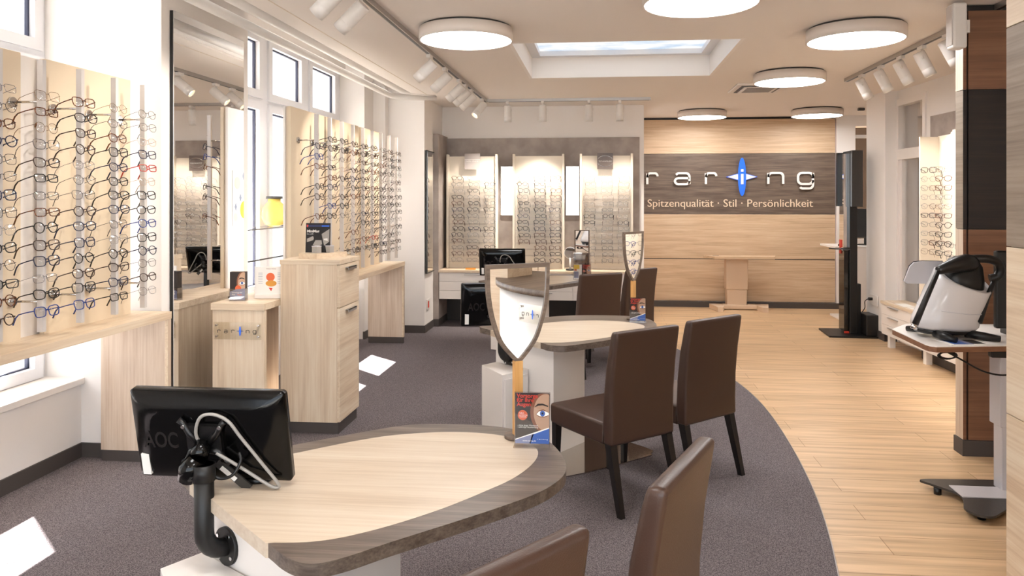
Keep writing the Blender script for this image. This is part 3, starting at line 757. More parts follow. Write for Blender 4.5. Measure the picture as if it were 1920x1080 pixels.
# poster on the back of the far rack
mb = MB().box(-2.517, -2.513, 5.77, 6.35, 1.43, 1.88, white_p)
for y, z, r_, m2 in ((5.97, 1.56, .075, yel_p), (5.85, 1.78, .05, peach_p), (6.05, 1.80, .045, peach_p), (6.2, 1.6, .07, yel_p), (5.82, 1.5, .035, peach_p)):
    mb.cyl((-2.5175, y, z), (-2.5185, y, z), r_, n=24, m=m2)
for y, z in ((5.9, 1.66), (5.95, 1.84), (5.82, 1.585), (6.2, 1.72)):
    mb.prism([(z-.035, y), (z, y+.018), (z+.035, y), (z, y-.018)], -2.5195, -2.5185, leaf_p, Matrix(((0, 0, 1, 0), (0, 1, 0, 0), (1, 0, 0, 0), (0, 0, 0, 1))))
tag(mb.done('poster', white_p), 'white poster with yellow fruit on the back of the far rack', 'poster')
# jar on thin window shelf
sh = thing('window_shelf', 'thin clear window shelf carrying the yellow jar', 'shelf', (-2.93, 6.4, 1.40), world=True)
B('glass_board', -3.04, -2.78, 5.66, 6.62, 1.397, 1.405, acryl, sh)
MB().tube([(-2.79, 5.64, 1.401), (-2.79, 6.64, 1.401)], .006, 6, dgrey).done('front_rail', dgrey, sh)
B('side_bracket', -3.048, -2.78, 6.62, 6.64, 1.392, 1.412, dgrey, sh)
tag(MB().tube([(-2.79, 5.64, 1.15), (-2.79, 8.53, 1.15)], .006, 6, dgrey).done('window_rail', dgrey), 'thin dark rail across the second window below the shelf', 'rail')
j = thing('glass_jar', 'round yellow glass jar with grey lid in the second window', 'jar', (-2.91, 6.42, 1.4055))
prof = [(.05, 0), (.10, .02), (.126, .065), (.13, .11), (.12, .16), (.09, .20), (.065, .22), (.065, .245)]
MB().loft([[(r*.8*math.cos(a*PI/16), r*math.sin(a*PI/16), z) for a in range(32)] for r, z in prof], yel).done('body', yel, j)
MB().cyl((0, 0, .245), (0, 0, .268), .072, n=24, m=dgrey).done('lid', dgrey, j)

# shelves of the racks
def shelf(label, x0, x1, y0, y1, ztop, th, px0, py, pth):
    t = thing('window_counter', label, 'counter', ((x0+x1)/2, (y0+y1)/2, 0), world=True)
    B('countertop', x0, x1, y0, y1, ztop-th, ztop, oak_y, t, .001)
    B('end_panel', px0, x1-.004, py, py+pth, .075, ztop-th, oak_pale, t)
    B('edge_band', x1-.024, x1-.0035, py-.001, py, .075, ztop-th, oak_y, t)
    B('plinth', px0, x1-.012, py+.006, py+pth, .004, .075, skirt, t)
    return t
shelf('long oak counter under the near window rack', -3.17, -2.682, 1.6, 4.44, .946, .045, -3.13, 4.405, .035)
shelf('long oak counter under the far window rack', -2.69, -2.24, 5.57, 8.37, .935, .045, -2.66, 8.325, .045)

# ---------------------------------------------------------------- tall mirror and pier things
m_ = thing('wall_mirror', 'tall frameless wall mirror on the pier between the two windows', 'mirror', (-2.75, 5.0, .12), world=True)
B('backing', -2.768, -2.748, 4.56, 5.51, .12, 2.865, blk_matte, m_)
B('mirror_glass', -2.748, -2.742, 4.563, 5.508, .122, 2.863, mirr, m_)
m_ = thing('narrow_mirror', 'slim dark-edged mirror on the pier beside the back display', 'mirror', (-2.14, 9.2, .73), world=True)
B('backing', -2.152, -2.132, 9.0, 9.40, .73, 2.25, dgrey, m_)
B('mirror_glass', -2.132, -2.128, 9.015, 9.385, .745, 2.235, mirr, m_)
s_ = thing('wall_socket', 'white wall socket with red insert low on the far pier', 'socket', (-2.155, 9.2, .33), world=True)
B('plate', -2.165, -2.152, 9.10, 9.26, .27, .40, white_lam, s_, .003); B('insert', -2.153, -2.148, 9.13, 9.18, .295, .375, red_m, s_)

# small cabinet and tall cabinet
sc_ = thing('side_console', 'low oak console with clear name plate between mirror and tall cabinet', 'console', (-2.44, 5.0, 0), world=True)
B('worktop', -2.63, -2.252, 4.812, 5.56, .90, .945, oak_x, sc_, .001)
B('front_panel', -2.62, -2.256, 4.82, 4.855, .07, .90, oak_z, sc_)
B('inner_panel', -2.62, -2.46, 4.855, 5.5, .07, .90, oak_z, sc_)
B('plinth', -2.61, -2.262, 4.83, 5.45, .004, .07, skirt, sc_)
def name_plate(label, M, W=.30, parent=None, hh=.115):
    t = thing('name_plate', label, 'sign', (0, 0, 0)); t.matrix_world = M
    MB().box(0, W, -.018, -.012, 0, hh, acryl_sign).done('acrylic_plate', acryl_sign, t)
    Mz = Matrix.Translation((W*.09, 0, hh*.38)); k = W*.82/2.488
    for c_, x in {'r': 0, 'a': .42, 'r2': .886, 'n': 1.815, 'g': 2.247}.items():
        mb = MB(); letter(mb, c_[0], x*k, 0, .175*k, .034*k, -.0195, -.018, dgrey, wx=1.12, M=Mz); mb.done('letter', dgrey, t)
    cx = 1.43*k; cz = .118*k
    mb = MB().vprism([(cx-.235*k, cz), (cx, cz+.075*k), (cx+.235*k, cz), (cx, cz-.075*k)], -.0195, -.018, lblue, Mz)
    mb.vprism([(cx+.057*k*math.cos(a*PI/16), cz+.295*k*math.sin(a*PI/16)) for a in range(32)], -.0205, -.018, sign_blue, Mz); mb.done('emblem', lblue, t)
    for x in (.02, W-.02):
        for z in (.02, hh-.02):
            MB().cyl((x, 0, z), (x, -.026, z), .007, n=12, m=chrome).done('stud', chrome, t)
    return t
name_plate('clear acrylic name plate on the front of the low oak console', Matrix.Translation((-2.605, 4.82, .705)), .335)
tc_ = thing('tall_cabinet', 'tall oak cabinet with flap doors in front of the far rack', 'cabinet', (-2.03, 5.27, 0), world=True)
B('worktop', -2.255, -1.818, 5.057, 5.49, 1.19, 1.222, oak_x, tc_, .001)
B('carcass', -2.25, -1.84, 5.06, 5.48, .085, 1.19, oak_z, tc_)
for nm, z0, z1 in (('upper_door', .89, 1.186), ('lower_door', .088, .884)):
    dd = B(nm, -1.84, -1.82, 5.063, 5.478, z0, z1, oak_y, tc_, .001)
    MB().box(-1.82, -1.796, 5.18, 5.36, z1-.028, z1-.022, alu).box(-1.80, -1.796, 5.18, 5.36, z1-.045, z1-.022, alu).done('handle', alu, dd)
B('plinth', -2.24, -1.835, 5.075, 5.47, .004, .085, skirt, tc_)

# things on the tall cabinet
tr = tag(MB().loft([[(-2.175, 5.20, 1.222), (-2.02, 5.145, 1.222), (-1.885, 5.40, 1.222), (-2.0, 5.46, 1.222), (-2.12, 5.46, 1.222)], [(-2.175, 5.20, 1.258), (-2.02, 5.145, 1.258), (-1.885, 5.40, 1.258), (-2.0, 5.46, 1.258), (-2.12, 5.46, 1.258)]], oak_y, smooth=False).done('display_tray', oak_y), 'small wooden display block on the tall oak cabinet', 'tray')
def leafboard(name, W, H, front, label, cat, M, extra=None, thick=.004):
    t = thing(name, label, cat); t.matrix_world = M
    MB().box(0, W, 0, thick, 0, H, front).done('card', front, t)
    if extra:
        mb = MB(); extra(mb); mb.done('print', front, t)
    return t
def mini(mb):
    W, H = .185, .215
    mb.box(0, W, -.0006, 0, H-.028, H-.014, navy_p)
    mb.vprism([(.006, H-.012), (.018, H-.012), (.018, H-.026), (.012, H-.032), (.006, H-.026)], -.0012, -.0006, red_m)
    mb.box(.12, .175, -.0012, -.0006, H-.025, H-.018, sign_blue)
    add_text(mb, 'MiniMag', .028, face_y(.008, -.0008, H-.068), white_p, .0003, bold=.0006)
    add_text(mb, '50m, LUPE', .011, face_y(.008, -.0008, H-.084), white_p, .0003)
    g = box_grey
    mb.vprism([(.01, .075), (.058, .09), (.062, .105), (.055, .12), (.01, .10)], -.0012, -.0006, g)
    mb.vprism([(.055, .055), (.075, .09), (.12, .09), (.125, .06), (.09, .045)], -.0012, -.0006, g)
    mb.vprism([(.12, .135), (.178, .172), (.178, .08), (.14, .05)], -.0012, -.0006, g)
    mb.vprism([(.135, .10), (.165, .105), (.168, .085), (.14, .09)], -.0018, -.0012, paper)
    mb.vprism([(.075, .045), (.115, .045), (.105, .03), (.085, .03)], -.0012, -.0006, dgrey)
leafboard('advertising_card', .185, .215, blk_p, 'black card showing magnifiers standing on the tall oak cabinet', 'advertising card', Matrix.Translation((-2.158, 5.28, 1.2585)) @ Matrix.Rotation(-.06, 4, 'X'), mini)
for i, (x, y, lab) in enumerate(((-2.055, 5.235, 'left small grey box in front of the black magnifier card'), (-1.985, 5.30, 'right small grey box in front of the black magnifier card'))):
    q = thing('lens_box', lab, 'box', (x, y, 1.2585), -.35, 'small boxes on the wooden block')
    MB().box(-.024, .024, -.024, .024, 0, .046, box_grey, .002).done('box_body', box_grey, q); B('lid', -.025, .025, -.025, .025, .046, .052, tab_g, q, .001)
# things on the console
def eye_print(mb, W, H, mode=0):
    y0, y1 = -.0006, 0
    pts = []
    cxx, cz = W*.86, H*.62
    def clipc(rx, rz, m, lay, cx=cxx, cz=cz, n=28):
        p = [(max(0.001, min(W-.001, cx+rx*math.cos(a*2*PI/n))), max(.001, min(H-.001, cz+rz*math.sin(a*2*PI/n)))) for a in range(n)]
        mb.vprism(p, y0-.0005*lay, y1-.0005*lay, m)
    clipc(W*.42, H*.40, skin_d, 0); clipc(W*.36, H*.37, skin_p, 1, cx=W*.90)
    br = [(W*.56, H*.72), (W*.66, H*.795), (W*.80, H*.80), (W*.96, H*.76), (W*.96, H*.735), (W*.80, H*.765), (W*.68, H*.755)]
    mb.vprism(br, y0-.001, y1-.001, dk_print)
    ey = [(W*.62, H*.585), (W*.70, H*.645), (W*.82, H*.665), (W*.98, H*.62), (W*.98, H*.575), (W*.85, H*.545), (W*.72, H*.548)]
    c = (W*.8, H*.6)
    mb.vprism([((p[0]-c[0])*1.1+c[0] if p[0] < W*.9 else p[0], (p[1]-c[1])*1.35+c[1]) for p in ey], y0-.001, y1-.001, skin_d)
    mb.vprism(ey, y0-.0016, y1-.0016, white_p)
    clipc(W*.075, W*.085, iris_m, 4, cx=W*.80, cz=H*.605, n=20); clipc(W*.028, W*.03, blk_p, 5, cx=W*.80, cz=H*.607, n=14)
def leaflet_a(mb, W=.13, H=.19):
    eye_print(mb, W, H)
    for i, s in enumerate(('Vorsorge', 'für Ihre', 'Augen')): add_text(mb, s, .021, face_y(W*.05, -.0014, H*(.91-.085*i)), red_m, .0003, bold=.0005)
    mb.vprism([(W*.22+W*.145*math.cos(a*PI/12), H*.56+W*.145*math.sin(a*PI/12)) for a in range(24)], -.0012, 0, orange_m)
    for i, s in enumerate(('NEU:', 'moderne', 'Technik')): add_text(mb, s, .0085, face_y(W*.12, -.0016, H*(.585-.035*i)), white_p, .0002)
    add_text(mb, '- ohne lange Wartezeit', .0085, face_y(W*.06, -.0014, H*.345), white_p, .0002); add_text(mb, '- sofortige Auswertung', .0085, face_y(W*.06, -.0014, H*.31), white_p, .0002)
    mb.vprism([(.001, .006), (.001, H*.085), (W-.001, H*.33), (W-.001, .006)], -.0030, -.0012, white_p)
    mb.vprism([(.001, .001), (.001, H*.07), (W*.55, H*.20), (W*.45, .001)], -.0036, -.0030, lblue)
    mb.vprism([(W*.42, .001), (W*.50, H*.18), (W-.001, H*.31), (W-.001, .001)], -.0036, -.0030, blue_m)
    add_text(mb, 'www.raring.de', .0085, face_y(W*.22, -.0038, H*.045), white_p, .0002)
    raring_logo(mb, W*.30, -.0042, -.0037, white_p, blue_m, white_p, Matrix.Translation((W*.65, 0, H*.085)))
def leaflet_stand(x, y, z, rz, label, s=1., W=.13, H=.19, lift=.014):
    t = thing('leaflet_stand', label, 'leaflet', (x, y, z), rz, 'eye test leaflet stands on the tables')
    MB().box(-W/2-.003, W/2+.003, -.003, -.001, 0.0, H+lift+.004, acryl).box(-W/2-.003, W/2+.003, .004, .006, 0, H+lift+.004, acryl).box(-W/2-.006, W/2+.01, -.02, .045, 0, .003, acryl).done('acrylic_holder', acryl, t)
    k = MB(); k.box(0, W, 0, .002, 0, H, dk_print); leaflet_a(k, W, H)
    o = k.done('leaflet', dk_print, t); o.location = (-W/2, .001+.0001, lift); o.location.y = .0035
    # keep the print just in front of the holder's front pane
    o.location.y = -.0012
    t.scale = (s, s, s)
    return t
bs = thing('leaflet_box', 'dark leaflet box with an eye picture on the low console', 'leaflet box', (-2.50, 4.93, .9455), .12)
def brobox(mb):
    W, H = .105, .195
    mb.box(0, W, 0, .045, 0, H, dk_print)
    eye_print(mb, W, H)
    mb.vprism([(W*.55+W*.2*math.cos(a*PI/12), H*.42+W*.2*math.sin(a*PI/12)) for a in range(24)], -.0038, -.0022, orange_m)
    mb.vprism([(.001, .001), (.001, H*.30), (W*.4, H*.38), (W-.001, H*.42), (W-.001, .001)], -.0050, -.0038, lblue)
    add_text(mb, 'Vorsorge für', .0135, face_y(W*.15, -.0052, H*.25), white_p, .0002, bold=.0004); add_text(mb, 'Ihre', .0135, face_y(W*.15, -.0052, H*.18), white_p, .0002, bold=.0004); add_text(mb, 'Augen', .0135, face_y(W*.48, -.0052, H*.18), orange_m, .0002, bold=.0004)
mb = MB(); brobox(mb); o = mb.done('leaflets', dk_print, bs); o.location = (-.052, 0, .006)
MB().box(-.056, .056, -.008, -.006, 0, .085, acryl).box(-.056, .056, .046, .048, 0, .085, acryl).box(-.056, .056, -.008, .048, 0, .003, acryl).box(-.056, -.054, -.006, .046, 0, .085, acryl).box(.054, .056, -.006, .046, 0, .085, acryl).done('acrylic_tray', acryl, bs)
ws = thing('card_stand', 'white picture card in a white block on the low console', 'card stand', (-2.34, 5.10, .9455), .14)
MB().box(-.105, .105, -.03, .03, 0, .028, white_lam, .004).done('base_block', white_lam, ws)
mb = MB().box(-.11, .10, -.004, .002, .02, .225, paper)
mb.cyl((.0, -.004, .15), (.0, -.005, .15), .03, n=24, m=orange_m)
mb.vprism([(.032*math.cos(a*PI/12)*1.2+.005, .022*math.sin(a*PI/12)+.105) for a in range(24)], -.0062, -.005, plain('amber_print', 'DC9A3A', .5))
mb.cyl((.0, -.004, .10), (.0, -.0048, .10), .045, n=24, m=white_p)
mb.vprism([(-.012, .075), (.015, .072), (.005, .05)], -.006, -.0045, red_m)
for i in range(7):
    mb.box(-.085, -.055, -.0045, -.004, .105+i*.012, .1075+i*.012, leaf_p); mb.box(.05, .075, -.0045, -.004, .105+i*.012, .1075+i*.012, leaf_p)
add_text(mb, 'Wahre Werte', .012, face_y(-.03, -.0042, .205), skin_d, .0002)
mb.done('card', paper, ws)

# ---------------------------------------------------------------- consulting tables
T1 = [(-1.30, 2.262), (-1.087, 2.072), (-.871, 1.88), (-.807, 1.822), (-.757, 1.790), (-.72, 1.781), (-.688, 1.789), (-.633, 1.83), (-.554, 1.911), (-.404, 2.055), (-.28, 2.18), (-.19, 2.285), (-.138, 2.385), (-.118, 2.47), (-.125, 2.56), (-.15, 2.66), (-.20, 2.775), (-.275, 2.86), (-.371, 2.915), (-.47, 2.938), (-.569, 2.944), (-.68, 2.935), (-.777, 2.909), (-.902, 2.822), (-1.13, 2.629), (-1.30, 2.478), (-1.385, 2.39), (-1.395, 2.355)]
T1in = [(-1.087, 2.542), (-.921, 2.692), (-.78, 2.785), (-.60, 2.838), (-.44, 2.835), (-.33, 2.79), (-.249, 2.71), (-.223, 2.625), (-.238, 2.509), (-.288, 2.38), (-.362, 2.268), (-.425, 2.18), (-.492, 2.10), (-.575, 2.015), (-.645, 1.957), (-.709, 1.915), (-.78, 1.890), (-.871, 1.880)]
T2 = [(-.754, 5.072), (-.57, 4.872), (-.383, 4.669), (-.34, 4.61), (-.29, 4.575), (-.24, 4.568), (-.197, 4.585), (-.076, 4.682), (.068, 4.812), (.21, 4.95), (.32, 5.11), (.375, 5.28), (.392, 5.438), (.37, 5.60), (.321, 5.709), (.25, 5.77), (.135, 5.805), (-.02, 5.81), (-.173, 5.791), (-.29, 5.75), (-.397, 5.69), (-.6, 5.51), (-.775, 5.323), (-.845, 5.245), (-.855, 5.205), (-.84, 5.165)]
def simil(src0, src1, dst0, dst1):
    a = complex(*src0); b = complex(*src1); c = complex(*dst0); d = complex(*dst1); k = (d-c)/(b-a)
    return lambda p: ((k*(complex(*p)-a)+c).real, (k*(complex(*p)-a)+c).imag)
def desk(label, outer, inner, f, name='consulting_table', plate=True):
    """f maps table-1 plan coordinates to the room"""
    c0 = f((-.75, 2.35)); t = thing(name, label, 'table', (c0[0], c0[1], 0), world=True)
    po = [tuple(v)[:2] for v in catmull(outer, 4)]
    MB().prism(po, .712, .7496, dark_desk).done('tabletop', dark_desk, t)
    a = f((-1.303, 2.2585)); b2 = f((-.873, 1.8765)); dx = (b2[1]-a[1])*.004, -(b2[0]-a[0])*.004
    sgn = 1
    n = Vector((b2[1]-a[1], -(b2[0]-a[0]))).normalized()*.0015
    mid = Vector(f((-.75, 2.35)))
    if (Vector(a)+n-mid).length < (Vector(a)-mid).length: n = -n
    pin = [Vector(f(p)) for p in inner]; q = [tuple(v) for v in catmull(pin, 4, False)]
    pi_ = [tuple(Vector(a)+n)]+q[:-1]+[tuple(Vector(b2)+n)]
    MB().prism(pi_, .711, .7502, oak_desk).done('light_inlay', oak_desk, t)
    # slab leg
    L = [f(p) for p in ((-.80, 1.985), (-.63, 2.30), (-1.10, 2.60), (-1.27, 2.285))]
    MB().prism(L, .012, .712, white_lam).done('slab_leg', white_lam, t)
    # floor plate
    pl = [f(p) for p in ((-.95, 1.66), (-.70, 1.60), (-.20, 2.08), (-.165, 2.16), (-.21, 2.28), (-.85, 2.72), (-1.0, 2.68), (-1.2, 2.35))]
    if plate:
        MB().prism([tuple(v) for v in catmull(pl, 3)], .005, .0115, steel).done('base_plate', steel, t)
    return t
ident = lambda p: p
f2 = simil((-1.30, 2.262), (-.871, 1.88), (-.754, 5.072), (-.383, 4.669))
th3 = math.radians(10)
def f3(p):
    x, y = p[0]+.633, p[1]-1.83; return (-.495+x*math.cos(th3)-y*math.sin(th3), 7.72+x*math.sin(th3)+y*math.cos(th3))
desk('nearest consulting table with light oak top and dark oak edge', T1, T1in, ident)
desk('middle consulting table with light oak top, two chairs in front', T2, T1in, f2)
desk('farthest consulting table half hidden behind the shield mirror', [f3(p) for p in T1], T1in, f3)
# pedestal drawer boxes beside the legs
def pedestal(label, f, z=.52):
    F1, F2, B2_, B1 = [f(p) for p in ((-1.342, 2.161), (-1.129, 1.893), (-.996, 2.100), (-1.270, 2.274))]
    t = thing('drawer_pedestal', label, 'drawer unit', (F1[0], F1[1], 0), world=True)
    MB().prism([F1, F2, B2_, B1], .012, z-.018, white_lam).done('carcass', white_lam, t)
    MB().prism([F1, F2, B2_, B1], z-.0178, z, white_lam).done('top', white_lam, t)
    d = Vector((B2_[0]-F2[0], B2_[1]-F2[1])); n = Vector((d.y, -d.x)).normalized()*.012; F2v = Vector(F2)
    q = [F2v+d*.06, F2v+d*.94, F2v+d*.94+n, F2v+d*.06+n]
    MB().prism([tuple(v) for v in q], .03, z-.03, white_lam).done('door', white_lam, t)
    MB().prism([F1, F2, B2_, B1], .004, .0118, dgrey).done('plinth', dgrey, t)
    return t
pedestal('white drawer pedestal at the bottom edge under the nearest table', ident)
pedestal('white drawer pedestal left of the middle table leg', f2, .53)

# monitors on pipe arms
def monitor(label, loc, R, pole, flange, parent_leg_dir, W=.50, H=.30):
    t = thing('computer_monitor', label, 'monitor', loc); t.rotation_euler = R.to_euler()
    t['group'] = 'computer monitors on pipe arms'
    mb = MB()
    def rr(w, hh, y, r=.012, n=4):
        out = []
        for cx_, cz_, a0 in ((w-r, hh-r, 0), (-w+r, hh-r, 90), (-w+r, -hh+r, 180), (w-r, -hh+r, 270)):
            for i in range(n+1):
                a = math.radians(a0+90*i/n); out.append((cx_+r*math.cos(a), y, cz_+r*math.sin(a)))
        return out
    w, hh = W/2, H/2
    mb.loft([rr(w, hh, .022), rr(w, hh, .0), rr(w-.004, hh-.004, -.004), rr(w-.03, hh-.03, -.022, .03), rr(w-.07, hh-.06, -.030, .05)], blk_gloss)
    mb.done('housing', blk_gloss, t)
    MB().box(-w+.014, w-.014, .0221, .0235, -hh+.014, hh-.014, blk).done('screen', blk, t)
    k = MB(); add_text(k, 'AOC', .075, face_y(-w+.045, -.0305, -.03), dgrey, .0004, bold=.001, width=.112); o = k.done('logo', plain('embossed_dark', '1C1817', .3), t); o.data.materials[0] = bpy.data.materials['embossed_dark']
    MB().box(-w+.026, -w+.052, -.0275, -.018, -hh+.022, -hh+.092, paper).done('sticker', paper, t)
    MB().box(-.055, .055, -.045, -.028, -.055, .055, blk).done('mount_plate', blk, t)
    for sx in (-1, 1):
        for sz in (-1, 1):
            arm = MB().tube([(sx*.015, -.045, sz*.012-.012), (sx*.045, -.044, sz*.03), (sx*.062, -.042, sz*.062), (sx*.075, -.042, sz*.072)], [.013, .010, .009, .010], 8, blk).done('mount_arm', blk, t)
            MB().cyl((sx*.058, -.05, sz*.054), (sx*.058, -.054, sz*.054), .006, n=10, m=chrome).done('screw', chrome, arm)
    # connector bay and grey cable loop
    kk = MB(); kk.box(.07, .20, -.034, -.028, -.05, -.02, dgrey, 0, Matrix.Rotation(.75, 4, 'Y')).done('connector_strip', dgrey, t)
    kk = MB(); kk.box(.09, .15, -.0365, -.0355, -.046, -.03, paper, 0, Matrix.Rotation(.75, 4, 'Y')).done('label_sticker', paper, t)
    cab = catmull([(.0, -.048, -.02), (-.018, -.052, .03), (.0, -.052, .085), (.04, -.05, .098), (.085, -.046, .075), (.12, -.044, .02), (.18, -.042, -.07), (.222, -.04, -.135), (.215, -.04, -.148), (.19, -.042, -.138), (.11, -.046, -.08), (.04, -.052, -.03)], 5, False)
    MB().tube([tuple(v) for v in cab], .0052, 8, grey_cable).done('grey_cable', grey_cable, t)
    cab = catmull([(-.02, -.075, -.085), (.02, -.085, -.075), (.06, -.085, -.095), (.10, -.08, -.085), (.12, -.06, -.05), (.11, -.045, -.03)], 5, False)
    MB().tube([tuple(v) for v in cab], .005, 8, blk).done('black_cable', blk, t)
    MB().cyl((0, -.045, 0), (0, -.085, -.03), .024, .028, 16, blk_gloss).tube([(0, -.085, -.03), (-.02, -.10, -.06), (-.035, -.10, -.09)], [.03, .036, .028], 14, blk_gloss).done('swivel_joint', blk_gloss, t)
    p = thing('monitor_arm', label.replace('monitor', 'pipe arm holding the monitor').replace('glossy ', '').replace('black back of the ', ''), 'monitor arm', pole[0], group='black pipe arms of the monitors'); p['_w'] = 1; ALLT.append(p)
    px, py, pz = pole[0]
    fx, fy = flange; d = Vector((fx-px, fy-py, 0)); L = d.length; d.normalize(); zb = pole[1]
    pts = [(px, py, pz)]
    for i in range(7):
        a = PI/2*i/6; r = min(.068, L*.9)
        pts.append((px+d.x*r*(1-math.cos(a)), py+d.y*r*(1-math.cos(a)), zb+r-r*math.sin(a)))
    pts.append((fx, fy, zb))
    MB().tube(pts, .0285, 18, blk_matte).done('pipe', blk_matte, p)
    MB().cyl((px, py, pz), (px, py, pz-.05), .033, n=20, m=blk_matte).done('collar', blk_matte, p)
    MB().cyl((fx, fy, zb), (fx-d.x*.012, fy-d.y*.012, zb), .058, n=28, m=blk_matte).done('flange', blk_matte, p)
    sd = Vector((-d.y, d.x, 0))
    for a in range(4):
        q = Vector((fx, fy, zb))-d*.012+(sd*math.cos(a*PI/2+.6)+Vector((0, 0, 1))*math.sin(a*PI/2+.6))*.045
        MB().cyl(q, q-d*.004, .006, n=8, m=chrome).done('screw', chrome, p)
    return t
# orientation of monitor: local x=right seen from back, z=up, back faces local -y
def Rm(yaw, tilt, roll): return Matrix.Rotation(yaw, 3, 'Z') @ Matrix.Rotation(tilt, 3, 'X') @ Matrix.Rotation(roll, 3, 'Y')
MON1 = (-1.2137, 2.2254, .9127)
FL = (-1.150, 2.209); PO = (-1.192, 2.143)
monitor('glossy black back of the nearest monitor', MON1, Rm(0, .2135, 0), (PO+(.852,), .578), FL, 1)
monitor('glossy black back of the middle table monitor', (-.70, 5.02, .935), Rm(.25, .20, 0), (f2(PO)+(.84,), .578), f2(FL), 1)
monitor('glossy black back of the farthest monitor', (f3(PO)[0]+.03, f3(PO)[1]+.08, .965), Rm(.02, .2, 0), (f3(PO)+(.88,), .60), f3(FL), 1)
# telephone handset / black puck on the near table behind the monitor
tag(MB().loft([[(-1.10+r*math.cos(a*PI/12), 2.29+r*.7*math.sin(a*PI/12), z) for a in range(24)] for r, z in ((.05, .7505), (.055, .758), (.045, .768), (.02, .772))], blk).done('card_reader', blk), 'small flat black card reader on the nearest table behind the monitor', 'card reader')

# shield mirrors
def shield_mirror(x, y, rz, label, z0=.7505):
    t = thing('table_mirror', label, 'mirror', (x, y, z0), rz, 'shield shaped table mirrors')
    Wh, zt, zb = .130, .655, .285
    prof = [(0, .130), (.086, .128), (.1425, .122), (.184, .114), (.2175, .105), (.274, .085), (.311, .063), (.349, .030), (.366, .013)]
    rp = [Vector((w_, zt-dz_)) for dz_, w_ in prof]; rp = [Vector(v) for v in catmull(rp, 4, False)]
    ip = []
    for i, p_ in enumerate(rp):
        d_ = (rp[min(i+1, len(rp)-1)]-rp[max(i-1, 0)]).normalized(); nn = Vector((d_.y, -d_.x))
        if nn.x > 0: nn = -nn
        ip.append(p_+nn*.0135)
    ip[0] = Vector((ip[0].x, zt-.016))
    k_ = [i for i, p_ in enumerate(ip) if p_.x > .004 and (i == 0 or p_.y < zt-.016)]
    for i in range(len(ip)):
        if i not in k_: ip[i] = Vector((.004, min(ip[i].y, ip[k_[-1]].y-.001*(i-k_[-1])))) if i > k_[-1] else Vector((ip[i].x, zt-.016-.0001*i))
    O = [(p_.x, p_.y) for p_ in rp]+[(-p_.x, p_.y) for p_ in rp[::-1]]
    I = [(p_.x, p_.y) for p_ in ip]+[(-p_.x, p_.y) for p_ in ip[::-1]]
    mb = MB(); n = len(O)
    for i in range(n):
        j2 = (i+1) % n
        a, b2, c2, d2 = O[i], O[j2], I[j2], I[i]
        if (Vector(a)-Vector(b2)).length < 1e-5: continue
        for yy, flip in ((-.010, 0), (.010, 1)):
            f = [(a[0], yy, a[1]), (b2[0], yy, b2[1]), (c2[0], yy, c2[1]), (d2[0], yy, d2[1])]
            mb.face(f[::-1] if flip else f, dark_x)
        mb.face([(a[0], -.010, a[1]), (a[0], .010, a[1]), (b2[0], .010, b2[1]), (b2[0], -.010, b2[1])], dark_x)
        mb.face([(d2[0], -.010, d2[1]), (c2[0], -.010, c2[1]), (c2[0], .010, c2[1]), (d2[0], .010, d2[1])], dark_x)
    mb.done('frame', dark_x, t)
    MB().vprism(I, -.004, .004, mirr).done('mirror_glass', mirr, t)
    MB().prism([(-.016, -.013), (.016, -.013), (.016, .013), (-.016, .013)], .012, .29, beech).done('handle', beech, t)
    MB().cyl((0, 0, 0), (0, 0, .012), .05, n=32, m=dark_x).done('foot', dark_x, t)
    return t
shield_mirror(-.315, 2.80, math.radians(30), 'shield-shaped mirror with wooden handle on the nearest table')
shield_mirror(.235, 5.62, math.radians(54), 'shield-shaped mirror with wooden handle on the middle table')
leaflet_stand(-.25, 2.695, .7505, 0.0, 'eye leaflet in clear stand before the shield mirror, nearest table', .96)
leaflet_stand(.262, 5.50, .7505, -.05, 'eye leaflet in clear stand before the shield mirror, middle table', .87)
tm = thing('table_mirror', 'upright rectangular mirror on the farthest table behind leaflets', 'mirror', (-.22, 8.43, .7505), .25)
MB().box(-.09, .09, -.03, .03, 0, .015, dark_x).done('foot', dark_x, tm); MB().box(-.085, .085, -.012, .012, .015, .55, dark_x).done('frame', dark_x, tm); MB().box(-.075, .07, -.0135, -.012, .03, .54, mirr).done('mirror_glass', mirr, tm)
lh = thing('leaflet_holder', 'clear holder with yellow and dark leaflets on the farthest table', 'leaflet holder', (-.215, 8.33, .7505), 0)
MB().box(-.10, .10, -.010, -.008, 0, .19, acryl).box(-.10, .10, .02, .022, 0, .30, acryl).box(-.10, .10, -.010, .022, 0, .003, acryl).done('acrylic_holder', acryl, lh)
k = MB().box(-.093, -.005, -.006, .0, .005, .17, paper); k.box(-.093, -.03, -.007, -.006, .12, .165, yel_p); k.box(-.09, -.04, -.007, -.006, .02, .09, lblue); k.box(-.088, -.06, -.0075, -.007, .1, .12, orange_m); k.done('yellow_leaflet', paper, lh)
k = MB().box(0, .093, 0, .002, 0, .165, dk_print); leaflet_a(k, .093, .165); o = k.done('eye_leaflet', dk_print, lh); o.location = (.0, 0, .005)
